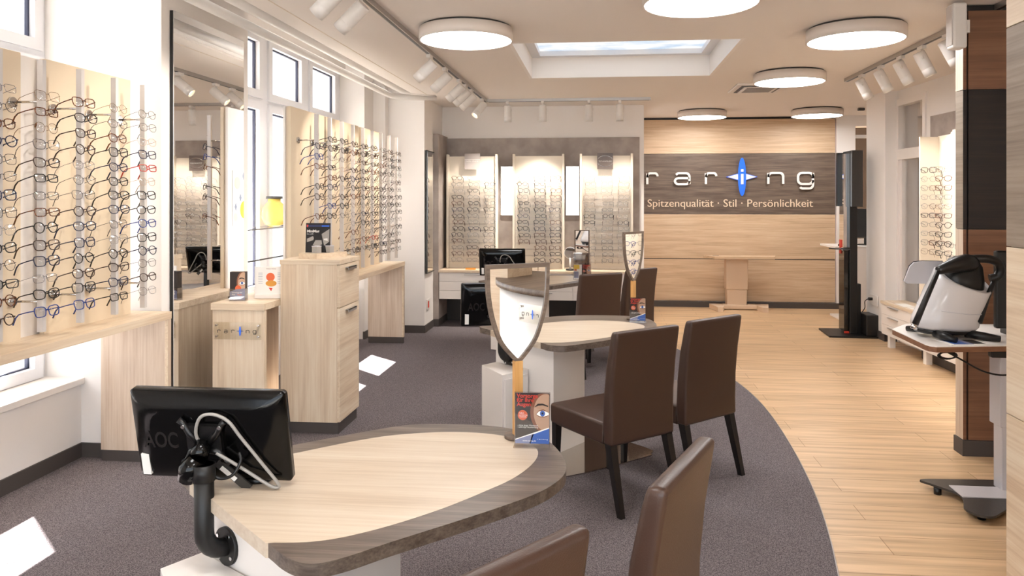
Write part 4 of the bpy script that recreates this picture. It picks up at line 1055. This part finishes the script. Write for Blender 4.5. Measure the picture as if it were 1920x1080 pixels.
# small round mirror on the drawer counter
rm = thing('round_mirror', 'small round standing mirror on the drawer counter between displays', 'mirror', (-.40, 9.56, .7355))
MB().cyl((0, 0, 0), (0, 0, .02), .055, n=24, m=blk).done('foot', blk, rm); MB().cyl((0, 0, .02), (0, 0, .16), .011, n=12, m=white_metal).done('stem', white_metal, rm)
MB().cyl((0, -.006, .225), (0, .006, .225), .078, n=32, m=white_metal).done('rim', white_metal, rm); MB().cyl((0, -.0075, .225), (0, -.006, .225), .072, n=32, m=mirr).done('mirror_glass', mirr, rm)
tag(MB().box(-1.75, -1.62, 9.52, 9.55, .7355, .76, plain('amber_wood', 'D9923C', .5)).done('card_block', None), 'small orange block on the drawer counter left end', 'block')
tag(MB().box(-1.36, -1.12, 9.50, 9.66, .7355, .74, paper).done('leaflet_pad', paper), 'flat pale leaflets on the drawer counter', 'leaflets')

# ---------------------------------------------------------------- back display boards with glasses
BX = [(-2.049, -1.364), (-1.165, -.485), (-.284, .405)]
GX = [(-1.884, -1.679, -1.466), (-1.017, -.797, -.599), (-.151, .075, .28)]
NB = ['left', 'middle', 'right']
ncount = 0
for b_i, (x0, x1) in enumerate(BX):
    t = thing('display_board', '%s cream eyewear board on the back wall' % NB[b_i], 'display board', ((x0+x1)/2, 9.78, .735), world=True)
    B('panel', x0+.03, x1-.03, 9.80, 9.82, .7355, 2.215, cream, t)
    B('side_rim', x0, x0+.03, 9.74, 9.82, .7355, 2.24, cream, t, .004); B('side_rim', x1-.03, x1, 9.74, 9.82, .7355, 2.24, cream, t, .004)
    B('rear_box', x0+.04, x1-.04, 9.82, 9.985, .9, 2.1, cream_side, t)
    for k in range(14):
        z = 1.925-k*.0822
        MB().box(x0+.05, x1-.05, 9.635, 9.80, z-.030, z-.027, acryl).done('clear_rail', acryl, t)
stuff = MB()
for b_i in range(3):
    for k in range(14):
        for c_i in range(3):
            gx = GX[b_i][c_i]
            if b_i == 1 and c_i < 1 and k > 10: continue
            if b_i == 2:
                cl = rnd.choice(['silver', 'clear', 'silver', 'gunmetal', 'clear'])
                if (k, c_i) in ((6, 0), (7, 0)): cl = 'black'
                if (k, c_i) in ((6, 1), (7, 2)): cl = 'dark brown'
                if k > 9 and c_i == 1: cl = 'gunmetal'
            else: cl = rnd.choice(['black', 'black', 'dark brown', 'gunmetal', 'gunmetal', 'silver', 'tortoiseshell', 'navy'])
            sh_ = rnd.choice(SH)
            pos = (gx+rnd.uniform(-.012, .012), 9.652, 1.925-k*.0822+rnd.uniform(-.004, .004))
            if b_i == 2 and k > 4 and c_i > 0 and (k, c_i) not in ((6, 1), (7, 2)):
                P, one = glasses_meshes(sh_, cl); bb = bmesh.new(); bb.from_mesh(one); n0 = len(stuff.bm.faces)
                lens_f = [f.index for f in bb.faces if f.material_index == 1]; bb.faces.ensure_lookup_table()
                mi_l = stuff._mi(lens_g); Mx = Matrix.Translation(pos) @ Matrix.Rotation(-.12, 4, 'X'); idx = [f.material_index for f in bb.faces]
                stuff.merge(bb, COL[cl], Mx); stuff.bm.faces.ensure_lookup_table()
                for q, ii in enumerate(idx):
                    if ii == 1: stuff.bm.faces[n0+q].material_index = mi_l
                continue
            eyeglasses(sh_, cl, pos, rnd.uniform(-.06, .06), -.12, '%s %s glasses, %s row, %s of %s back board' % (cl, sh_, ORD[k], ['left', 'centre', 'right'][c_i], NB[b_i]), 'glasses on the back wall boards', False)
            ncount += 1
o = stuff.done('eyeglasses', lens_g); tag(o, 'remaining pale glasses in the lower rows of the right back board', 'glasses'); o['kind'] = 'stuff'
# brand cards on the boards and small wall mirrors between them
def brand(x, z, w, col, label, kind):
    t = thing('brand_card', label, 'card', (x, 9.735, z)); hh = .21
    mt = plain('brand_card_'+kind, col, .35)
    MB().box(-w/2, w/2, 0, .006, 0, hh, mt).done('card', mt, t)
    k = MB()
    if kind == 'grey': 
        add_text(k, 'hello there', .028, face_y(-w*.42, -.001, hh*.48), white_p, .0004, width=w*.8); k.vprism([(-w/2, hh*.62), (w/2, hh*.62), (w/2, hh*.60), (-w/2, hh*.60)], -.001, 0, white_p)
    else:
        for a0, a1, zz in ((15, 165, .12), (195, 345, .09)):
            pts = arc(0, zz, w*.46, .055, a0, a1, 14); k.tube([(p[0], -.001, p[1]) for p in pts], .004, 6, chrome)
        add_text(k, 'TITANFLEX', .024, face_y(-w*.42, -.001, hh*.46), white_p, .0004, width=w*.84)
    k.done('print', white_p, t)
brand(-1.698, 2.04, .205, 'B5ABA6', 'pale grey brand card at the top of the left back board', 'grey')
brand(.045, 2.035, .205, '6E6058', 'dark brand card with chrome arcs on the right back board', 'dark')
for x0, x1, lab in ((-1.352, -1.178, 'slim wall mirror between the left and middle back boards'), (-.474, -.296, 'slim wall mirror between the middle and right back boards')):
    t = thing('slim_mirror', lab, 'mirror', ((x0+x1)/2, 9.98, 1.43), world=True, group='slim mirrors between the back boards')
    B('backing', x0, x1, 9.95, 9.989, 1.43, 2.09, white_metal, t); B('mirror_glass', x0+.004, x1-.004, 9.945, 9.95, 1.434, 2.086, mirr, t)

# ---------------------------------------------------------------- chairs
def chair_proto():
    t = thing('dining_chair', '', 'chair', group='brown leather chairs around the tables')
    def slab(x, rows, m, bev=.016):
        b = bmesh.new(); R = []
        for (y0, y1, z) in rows: R.append([b.verts.new(p) for p in ((-x, y0, z), (x, y0, z), (x, y1, z), (-x, y1, z))])
        for A, Bq in zip(R, R[1:]):
            for j in range(4): b.faces.new((A[j], A[(j+1) % 4], Bq[(j+1) % 4], Bq[j]))
        b.faces.new(R[0][::-1]); b.faces.new(R[-1]); bmesh.ops.recalc_face_normals(b, faces=b.faces)
        ed = [e for e in b.edges if len(e.link_faces) == 2 and e.calc_face_angle() > .5]
        bmesh.ops.bevel(b, geom=ed, offset=bev, segments=3, affect='EDGES', profile=.6)
        for f in b.faces: f.smooth = True
        mb = MB(); mb.merge(b, m); return mb
    sm = slab(.222, [(-.215, .265, .345), (-.215, .272, .36), (-.215, .275, .445), (-.215, .268, .462)], leather); 
    o = sm.done('seat', leather, t)
    bk = slab(.228, [(-.285, -.212, .352), (-.282, -.205, .45), (-.285, -.212, .60), (-.300, -.232, .76), (-.322, -.262, .90), (-.330, -.278, .955)], leather, .02)
    # gentle curve of the backrest across its width
    bk.done('backrest', leather, t)
    for sx in (-1, 1):
        MB().loft([[(sx*.200+a*.021, y0+c2*.021, .36) for a, c2 in ((-1, -1), (1, -1), (1, 1), (-1, 1))] for y0 in (.235,)]+[[(sx*.203+a*.014, .243+c2*.014, 0.0) for a, c2 in ((-1, -1), (1, -1), (1, 1), (-1, 1))]], leg_m, smooth=False).done('leg', leg_m, t)
        MB().loft([[(sx*.200+a*.022, -.245+c2*.024, .36) for a, c2 in ((-1, -1), (1, -1), (1, 1), (-1, 1))], [(sx*.206+a*.015, -.335+c2*.016, 0.0) for a, c2 in ((-1, -1), (1, -1), (1, 1), (-1, 1))]], leg_m, smooth=False).done('leg', leg_m, t)
    return t
ch0 = chair_proto(); used = []
def chair(p1, p2, label, w=.456):     # outer back top corners (left, right seen from behind)
    phi = math.atan2(p2[1]-p1[1], p2[0]-p1[0]); c0 = ((p1[0]+p2[0])/2, (p1[1]+p2[1])/2)
    fx, fy = -math.sin(phi), math.cos(phi)
    o = ch0 if not used else copy_tree(ch0); used.append(1)
    o.location = (c0[0]+fx*.325, c0[1]+fy*.325, .004); o.rotation_euler = (0, 0, phi); o['label'] = label
chair((.074, 3.869), (.431, 4.163), 'brown leather chair seen from behind at the middle table, left of its pair')
chair((.505, 4.276), (.837, 4.579), 'brown leather chair seen from behind at the middle table, right of its pair')
chair((.150, 1.795), (.327, 2.211), 'near chair at the bottom edge, its brown back seen edge-on')
chair((-.312, 1.229), (-.02, 1.581), 'nearest chair, only its backrest top showing at the bottom edge')
chair((-.178, 6.815), (.196, 7.055), 'brown leather chair behind the middle table, left of the far pair')
chair((.262, 7.30), (.563, 7.63), 'brown leather chair behind the middle table, right of the far pair')

# ---------------------------------------------------------------- right side
# partition column
p = thing('partition_panel', 'tall oak and grey partition on the right, front coloured in shadow tones', 'partition', (2.6, 5.1, 0), world=True)
def part_block(z0, z1, front, side):
    B('cladding', 2.345, 3.35, 5.05, 5.16, z0+.002, z1-.002, front, p); B('edge_strip', 2.313, 2.333, 5.055, 5.155, z0+.002, z1-.002, side, p)
    B('edge_strip', 2.3135, 2.333, 5.05, 5.055, z0+.002, z1-.002, front, p)
part_block(.10, 1.455, shade_and_edge_wood, oak_pale); part_block(1.455, 2.352, shaded_grey_wood, grey_wood); part_block(2.352, 2.86, shade_and_edge_wood, oak_pale)  # front woods are the side woods with shadow put into their colour
B('core', 2.32, 3.34, 5.065, 5.15, .02, 2.895, blk_matte, p); B('plinth', 2.305, 3.35, 5.04, 5.165, .0, .10, skirt, p)
# foreground cabinet
p = thing('foreground_cabinet', 'tall oak and grey cabinet cut off by the right edge', 'cabinet', (2.0, 2.9, 0), world=True)
for z0, z1, m in ((.10, .768, oak_y), (.772, 1.453, oak_y), (1.457, 2.35, grey_wood), (2.354, 2.88, oak_y)):
    B('door', 1.656, 1.676, 2.45, 3.248, z0, z1, m, p, .001)
B('carcass', 1.676, 2.25, 2.45, 3.248, .10, 2.88, oak_y, p); B('plinth', 1.69, 2.25, 2.45, 3.24, 0, .10, skirt, p)
# height-adjustable desk
dk = thing('instrument_desk', 'height-adjustable desk under the white eye instrument', 'desk', (2.2, 4.4, 0), world=True)
po = [(1.756, 4.728), (1.750, 4.25), (1.757, 4.215), (1.785, 4.19), (2.176, 4.256), (2.62, 4.33), (2.62, 4.98), (1.92, 4.94)]
MB().prism(po, .828, .856, shade_and_edge_wood).done('edge_core', shade_and_edge_wood, dk); MB().prism(po, .856, .8605, white_lam).done('tabletop', white_lam, dk)
B('lower_column', 2.185, 2.33, 4.33, 4.42, .045, .42, tab_g, dk, .004); B('upper_column', 2.17, 2.345, 4.315, 4.435, .40, .828, tab_g, dk, .004)
ft = catmull([(1.815, 4.47), (1.85, 4.40), (1.93, 4.28), (1.915, 4.18), (1.875, 4.08), (1.90, 4.00), (1.97, 3.985), (2.05, 4.05), (2.16, 4.13), (2.45, 4.12), (2.55, 4.2), (2.55, 4.45), (2.3, 4.50), (2.0, 4.49)], 5)
MB().prism([tuple(v) for v in ft], .035, .047, dgrey).done('foot_plate', dgrey, dk)
B('foot_bar', 1.93, 2.5, 4.22, 4.38, .0472, .052, tab_g, dk)
for x, y in ((1.87, 4.38), (1.95, 4.06), (2.45, 4.2)): MB().cyl((x, y, 0), (x, y, .035), .02, n=14, m=blk).done('caster', blk, dk)
q = thing('power_adapter', 'black power adapter hanging under the instrument desk', 'power adapter', (2.25, 4.31, .80), world=True)
B('adapter_body', 2.10, 2.30, 4.266, 4.31, .79, .8275, blk, q, .006)
MB().tube([tuple(v) for v in catmull([(2.25, 4.285, .79), (2.24, 4.27, .74), (2.17, 4.26, .70), (2.05, 4.25, .72), (1.92, 4.25, .79), (1.86, 4.25, .822)], 6, False)], .005, 8, blk).done('cable', blk, q)
k = MB()
for i in range(4): k.tube([(1.86+.045*math.cos(a*PI/8)+i*.006, 4.25+i*.006, .80+.018*math.sin(a*PI/8)) for a in range(16)], .004, 6, blk, closed=True)
k.done('cable_coil', blk, q)
# instrument
it = thing('eye_instrument', 'white bucket-shaped eye measuring instrument with black handle', 'instrument', (1.945, 4.50, .8605), 0)
it.scale = (.93, .93, .96)
def ring(cx_, cy_, z, rx, ry, n=36, tx=0., ty=0., pw=2.3):
    out = []
    for i in range(n):
        a = 2*PI*i/n; ca, sa = math.cos(a), math.sin(a)
        x = rx*math.copysign(abs(ca)**(2/pw), ca); y = ry*math.copysign(abs(sa)**(2/pw), sa); out.append((cx_+x, cy_+y, z-x*tx+y*ty))
    return out
MB().loft([ring(.010, 0, .052, .175, .13, tx=.02), ring(.012, 0, .070, .190, .14, tx=.02), ring(.02, 0, .11, .190, .142, tx=.05), ring(.046, 0, .172, .182, .138, tx=.10), ring(.076, 0, .25, .172, .132, tx=.2, ty=.15), ring(.108, 0, .325, .160, .125, tx=.3, ty=.35), ring(.118, 0, .35, .158, .122, tx=.32, ty=.5), ring(.120, 0, .357, .152, .116, tx=.32, ty=.52), ring(.117, 0, .34, .146, .11, tx=.32, ty=.52)], inst_w).done('body', inst_w, it)
MB().loft([ring(.046, -.001, .170, .1838, .1398, tx=.10, ty=.1), ring(.046, -.001, .174, .1838, .1398, tx=.10, ty=.1)], tab_g).done('body_seam', tab_g, it)
MB().loft([ring(.0, 0, .028, .155, .12), ring(0.005, 0, .052, .176, .132, tx=.02)], blk).done('base_ring', blk, it)
MB().loft([ring(.110, .01, .28, .13, .095, tx=.3, ty=.5), ring(.135, .02, .37, .115, .085, tx=.25, ty=.3), ring(.145, .03, .43, .10, .075, tx=.1, ty=.1), ring(.135, .03, .462, .08, .06), ring(.12, .03, .48, .03, .03)], blk).done('head', blk, it)
MB().tube([tuple(v) for v in catmull([(-.065, -.09, .40), (.03, -.08, .43), (.11, -.06, .445), (.17, -.03, .44)], 5, False)], [.022+.030*math.sin(i/15*PI*.75) for i in range(16)], 16, blk).done('hood', blk, it)
MB().tube([tuple(v) for v in catmull([(.12, -.03, .462), (.19, -.045, .470), (.255, -.05, .467), (.305, -.045, .445), (.322, -.04, .40), (.305, -.035, .365), (.265, -.03, .352)], 5, False)], .025, 14, blk).done('handle', blk, it)
MB().tube([(-.065, -.10, .40), (-.15, -.125, .23), (-.215, -.14, .09)], [.014, .017, .019], 12, blk_matte).done('rod', blk_matte, it)
MB().tube([(.31, -.03, .39), (.235, -.06, .24), (.17, -.10, .10)], [.014, .016, .017], 12, blk_matte).done('rod', blk_matte, it)
MB().tube([(-.215, -.14, .09), (-.224, -.142, .065)], .020, 12, chrome).done('rod_end', chrome, it)
for pts in ([(-.08, -.10, .035), (-.06, -.17, .03), (-.015, -.225, .018)], [(.10, -.08, .035), (.18, -.14, .028), (.26, -.16, .018)], [(.08, .08, .03), (.2, .12, .02)], [(-.08, .08, .03), (-.15, .15, .02)]):
    MB().tube(pts, [.024]*(len(pts)-1)+[.017], 12, blk).done('foot', blk, it)
TP = [(-.215, .325), (-.198, .312), (.02, .312), (.02, .445), (-.10, .447), (-.155, .440), (-.18, .415)]
MB().vprism(TP, .02, .035, tab_g).done('tablet', tab_g, it)
MB().vprism([(x*1.0, z+.004 if z > .35 else z) for x, z in TP], .0355, .043, blk).done('tablet_back', blk, it)
lf = MB().box(0, .26, 0, .16, 0, .002, paper, 0); lf.box(.02, .10, .01, .15, .002, .0026, blue_m); lf.box(.13, .20, .02, .14, .002, .0026, dgrey); lf.box(.10, .13, .01, .15, .002, .0026, lblue)
o = lf.done('leaflet', paper); o.location = (1.88, 4.235, .861); o.rotation_euler = (0, 0, .12); tag(o, 'blue and grey leaflet lying under the white eye instrument', 'leaflet')
bm_ = thing('computer_monitor', 'black monitor edge behind the foreground cabinet on the instrument desk', 'monitor', (2.40, 4.66, .8605), world=True)
B('housing', 2.27, 2.60, 4.56, 4.60, .90, 1.35, blk, bm_, .01); B('stand', 2.34, 2.50, 4.55, 4.66, .861, .90, blk, bm_, .004)

# right display: boards, stone board, low drawer counter
o = MB(); rbox(o, -.03, -.003, -3.4, -.80, .6, 2.515, stone); tag(o.done('stone_board', stone), 'grey stone-look board on the wall behind the right display', 'wall board')
rd = thing('display_board', 'cream angled eyewear board on the right wall', 'display board', (3.1, 7.2, .5), world=True)
B('angled_panel', 2.96, 3.13, 7.30, 7.32, .52, 2.228, cream, rd)
MB().prism([(3.13, 7.30), (3.13, 6.98), (3.15, 6.98), (3.15, 7.32), (3.13, 7.32)], .52, 2.235, cream).done('flat_panel', cream, rd)
B('side_rim', 3.09, 3.12, 6.90, 6.98, .52, 2.245, cream, rd, .003)
B('flat_panel', 3.14, 3.16, 5.5, 6.88, .52, 2.25, cream, rd)
B('side_rim', 3.05, 3.14, 6.80, 6.86, .52, 2.255, cream, rd, .003)
RXY = [(2.975, 7.175), (3.005, 7.08), (3.005, 6.95)]
for k in range(10):
    for c_i in range(3):
        if (k, c_i) in ((1, 1), (3, 1), (6, 1)) : continue
        sh_ = rnd.choice(SH); cl = rnd.choice(['black', 'dark brown', 'gunmetal', 'gold', 'tortoiseshell', 'silver'])
        x, y = RXY[c_i]
        eyeglasses(sh_, cl, (x+.01, y, 1.915-k*.083), -.75, -.15, '%s %s glasses, %s row, %s column, right wall display' % (cl, sh_, ORD[k], ['left', 'middle', 'right'][c_i]), 'glasses on the right wall display')
for k in range(6):
    for c_i, y in enumerate((6.60, 6.76)):
        sh_ = rnd.choice(SH); cl = rnd.choice(['blue', 'black', 'silver', 'gunmetal'])
        if (k, c_i) == (1, 0): sh_, cl = 'round', 'blue'
        eyeglasses(sh_, cl, (2.985, y, 1.25-k*.105), -PI/2, -.15, '%s %s glasses seen in the middle shield mirror, %s row, %s' % (cl, sh_, ORD[k], ['left', 'right'][c_i]), 'glasses reflected in the shield mirror', False)
lc = thing('drawer_counter', 'low white drawer unit with oak top below the right display', 'drawer unit', (3.3, 7.8, .1), world=True)
def lcb(name, x0, x1, y0, y1, z0, z1, m, par=lc):
    mb = MB(); rbox(mb, x0, x1, y0, y1, z0, z1, m); return mb.done(name, m, par)
X0 = -.285
lcb('worktop', X0-.01, -.01, -3.6, -.195, .475, .505, oak_y); lcb('carcass', X0+.018, -.01, -3.6, -.205, .135, .475, white_lam)
for k in range(4):
    y1 = -.21-k*.85
    for j_ in range(3):
        dr = lcb('drawer', X0, X0+.018, y1-.845, y1, .137+j_*.113, .247+j_*.113, white_lam)
        mb = MB(); rbox(mb, X0-.02, X0, y1-.42, y1-.18, .222+j_*.113, .229+j_*.113, alu); mb.done('handle', alu, dr)
for y in (-.32, -1.15, -2.2): lcb('leg', X0+.02, X0+.08, y-.06, y, 0, .135, white_lam)
lcb('plinth', X0+.12, -.02, -3.5, -.9, 0, .135, skirt)
tg = MB(); tg.box(3.18, 3.30, 8.25, 8.5, .506, .509, paper); tg.box(3.20, 3.33, 7.95, 8.22, .506, .508, paper); tag(tg.done('leaflets', paper), 'white leaflets lying on the low oak drawer top', 'leaflets')

# black mirror tower
tw = thing('measuring_tower', 'tall black measuring tower with mirror on a black base plate', 'tower', (3.0, 9.4, 0), world=True)
MB().prism([(2.73, 9.75), (2.70, 9.20), (3.05, 9.17), (3.30, 9.17), (3.30, 9.75)], 0, .02, blk_matte).done('base_plate', blk_matte, tw)
B('column', 2.985, 3.075, 9.36, 9.62, .02, 2.235, blk_matte, tw, .006)
B('lower_body', 2.93, 2.985, 9.40, 9.60, .045, 1.02, tower_m, tw, .004)
B('mirror_panel', 2.93, 2.985, 9.42, 9.58, 1.06, 2.20, mirr, tw)
B('head', 2.99, 3.12, 9.30, 9.36, 1.555, 2.235, dgrey, tw, .006); B('top_bracket', 2.90, 2.985, 9.56, 9.62, 1.56, 2.22, blk, tw)
MB().prism([(2.78, 9.50), (2.84, 9.40), (2.99, 9.36), (2.99, 9.55)], 1.035, 1.048, dgrey).done('tray', dgrey, tw)
B('red_strip', 2.93, 3.06, 9.385, 9.40, .022, .045, red_m, tw); B('red_tag', 2.918, 2.93, 9.50, 9.55, .98, 1.15, red_m, tw)
B('rear_box', 3.075, 3.12, 9.38, 9.60, .02, .62, blk, tw)
tb = tag(MB().box(3.125, 3.285, 9.20, 9.50, .0205, .27, blk_matte, .01).done('computer_box', blk_matte), 'black computer box beside the mirror tower foot', 'computer')
so = thing('wall_socket', 'white wall socket with black plugs by the mirror tower', 'socket', (3.26, 9.3, .42), world=True)
B('plate', 3.235, 3.25, 9.18, 9.42, .38, .50, white_lam, so, .003); MB().cyl((3.235, 9.33, .45), (3.19, 9.33, .45), .018, n=12, m=blk).done('plug', blk, so)
MB().tube([tuple(v) for v in catmull([(3.19, 9.33, .45), (3.15, 9.33, .42), (3.16, 9.36, .34), (3.14, 9.4, .28)], 5, False)], .005, 8, blk).done('cable', blk, so)
# white desk behind the tower with monitor
wdk = thing('standing_desk', 'white standing desk with a monitor behind the mirror tower', 'desk', (3.5, 10.6, 0), world=True)
B('tabletop', 3.10, 4.4, 10.3, 11.0, .99, 1.015, white_lam, wdk); B('leg', 3.27, 3.33, 10.5, 10.62, .02, .99, white_lam, wdk); B('leg', 4.2, 4.26, 10.5, 10.62, .02, .99, white_lam, wdk)
B('foot', 3.22, 3.38, 10.2, 10.95, 0, .03, white_lam, wdk, .004); B('foot', 4.15, 4.31, 10.2, 10.95, 0, .03, white_lam, wdk, .004)
mo = thing('computer_monitor', 'black monitor on the white standing desk by the doorway', 'monitor', (3.62, 10.7, 1.0155), -.5)
MB().box(-.20, .20, -.02, .02, .10, .50, blk, .006).done('housing', blk, mo); MB().box(-.02, .02, 0, .03, .01, .12, blk).done('stem', blk, mo); MB().box(-.1, .1, -.07, .09, 0, .012, blk, .003).done('foot', blk, mo)
tag(MB().loft([[(3.21+r*math.cos(a*PI/8), 10.45+r*1.5*math.sin(a*PI/8), z) for a in range(16)] for r, z in ((.03, 1.0155), (.032, 1.03), (.02, 1.045))], blk).done('computer_mouse', blk), 'black computer mouse on the left end of the white desk', 'mouse')
tag(MB().box(3.50, 3.58, 10.60, 10.66, 2.86, 2.895, dgrey, .003).done('ceiling_sensor', dgrey), 'small grey sensor on the ceiling by the far right lamp', 'sensor')

# ---------------------------------------------------------------- behind the camera: the reception seen in the shield mirror
rc = thing('reception_counter', 'curved white reception counter with dark top, reflected in the shield mirror', 'counter', (1.7, 1.3, 0), world=True)
def arcp(r, a0, a1, n=16): return [(2.3+r*math.cos(math.radians(a0+(a1-a0)*i/n)), 2.1+r*math.sin(math.radians(a0+(a1-a0)*i/n))) for i in range(n+1)]
MB().prism(arcp(1.12, 186, 262)+arcp(1.06, 262, 186), 0, 1.05, white_lam, smooth=True).done('front_panel', white_lam, rc)
MB().prism(arcp(1.15, 185, 263)+arcp(.72, 263, 185), 1.05, 1.09, dark_x, smooth=True).done('counter_top', dark_x, rc)
tag(MB().box(1.62, 1.92, 1.12, 1.28, 1.091, 1.25, oak_y).done('wooden_box', oak_y), 'wooden box on the reception counter, seen in the nearest shield mirror', 'box')
bc = thing('storage_cabinet', 'oak storage cabinets behind the reception, seen in the shield mirror', 'cabinet', (3.2, .5, 0), world=True)
B('carcass', 3.2, 3.6, -1.5, 3.4, 0, 2.2, oak_y, bc)
for i in range(5): B('door', 3.18, 3.2, -1.5+i*.98, -.53+i*.98, .1, 1.3, oak_y, bc); 
a_ = math.radians(194)
xd = (-math.sin(a_), math.cos(a_))
name_plate('clear acrylic name plate on the curved reception counter', Matrix.Translation((2.3+1.135*math.cos(a_)-.15*xd[0], 2.1+1.135*math.sin(a_)-.15*xd[1], .88)) @ Matrix.Rotation(a_+PI/2, 4, 'Z'), .30)

# ---------------------------------------------------------------- final cleanup
for o in bpy.data.objects:
    if '_w' in o: del o['_w']
for me in bpy.data.meshes:
    if not me.users: continue
    if not me.materials or me.materials[0] is None:
        if me.materials: me.materials[0] = bpy.data.materials['amber_wood']
        else: me.materials.append(white_lam)
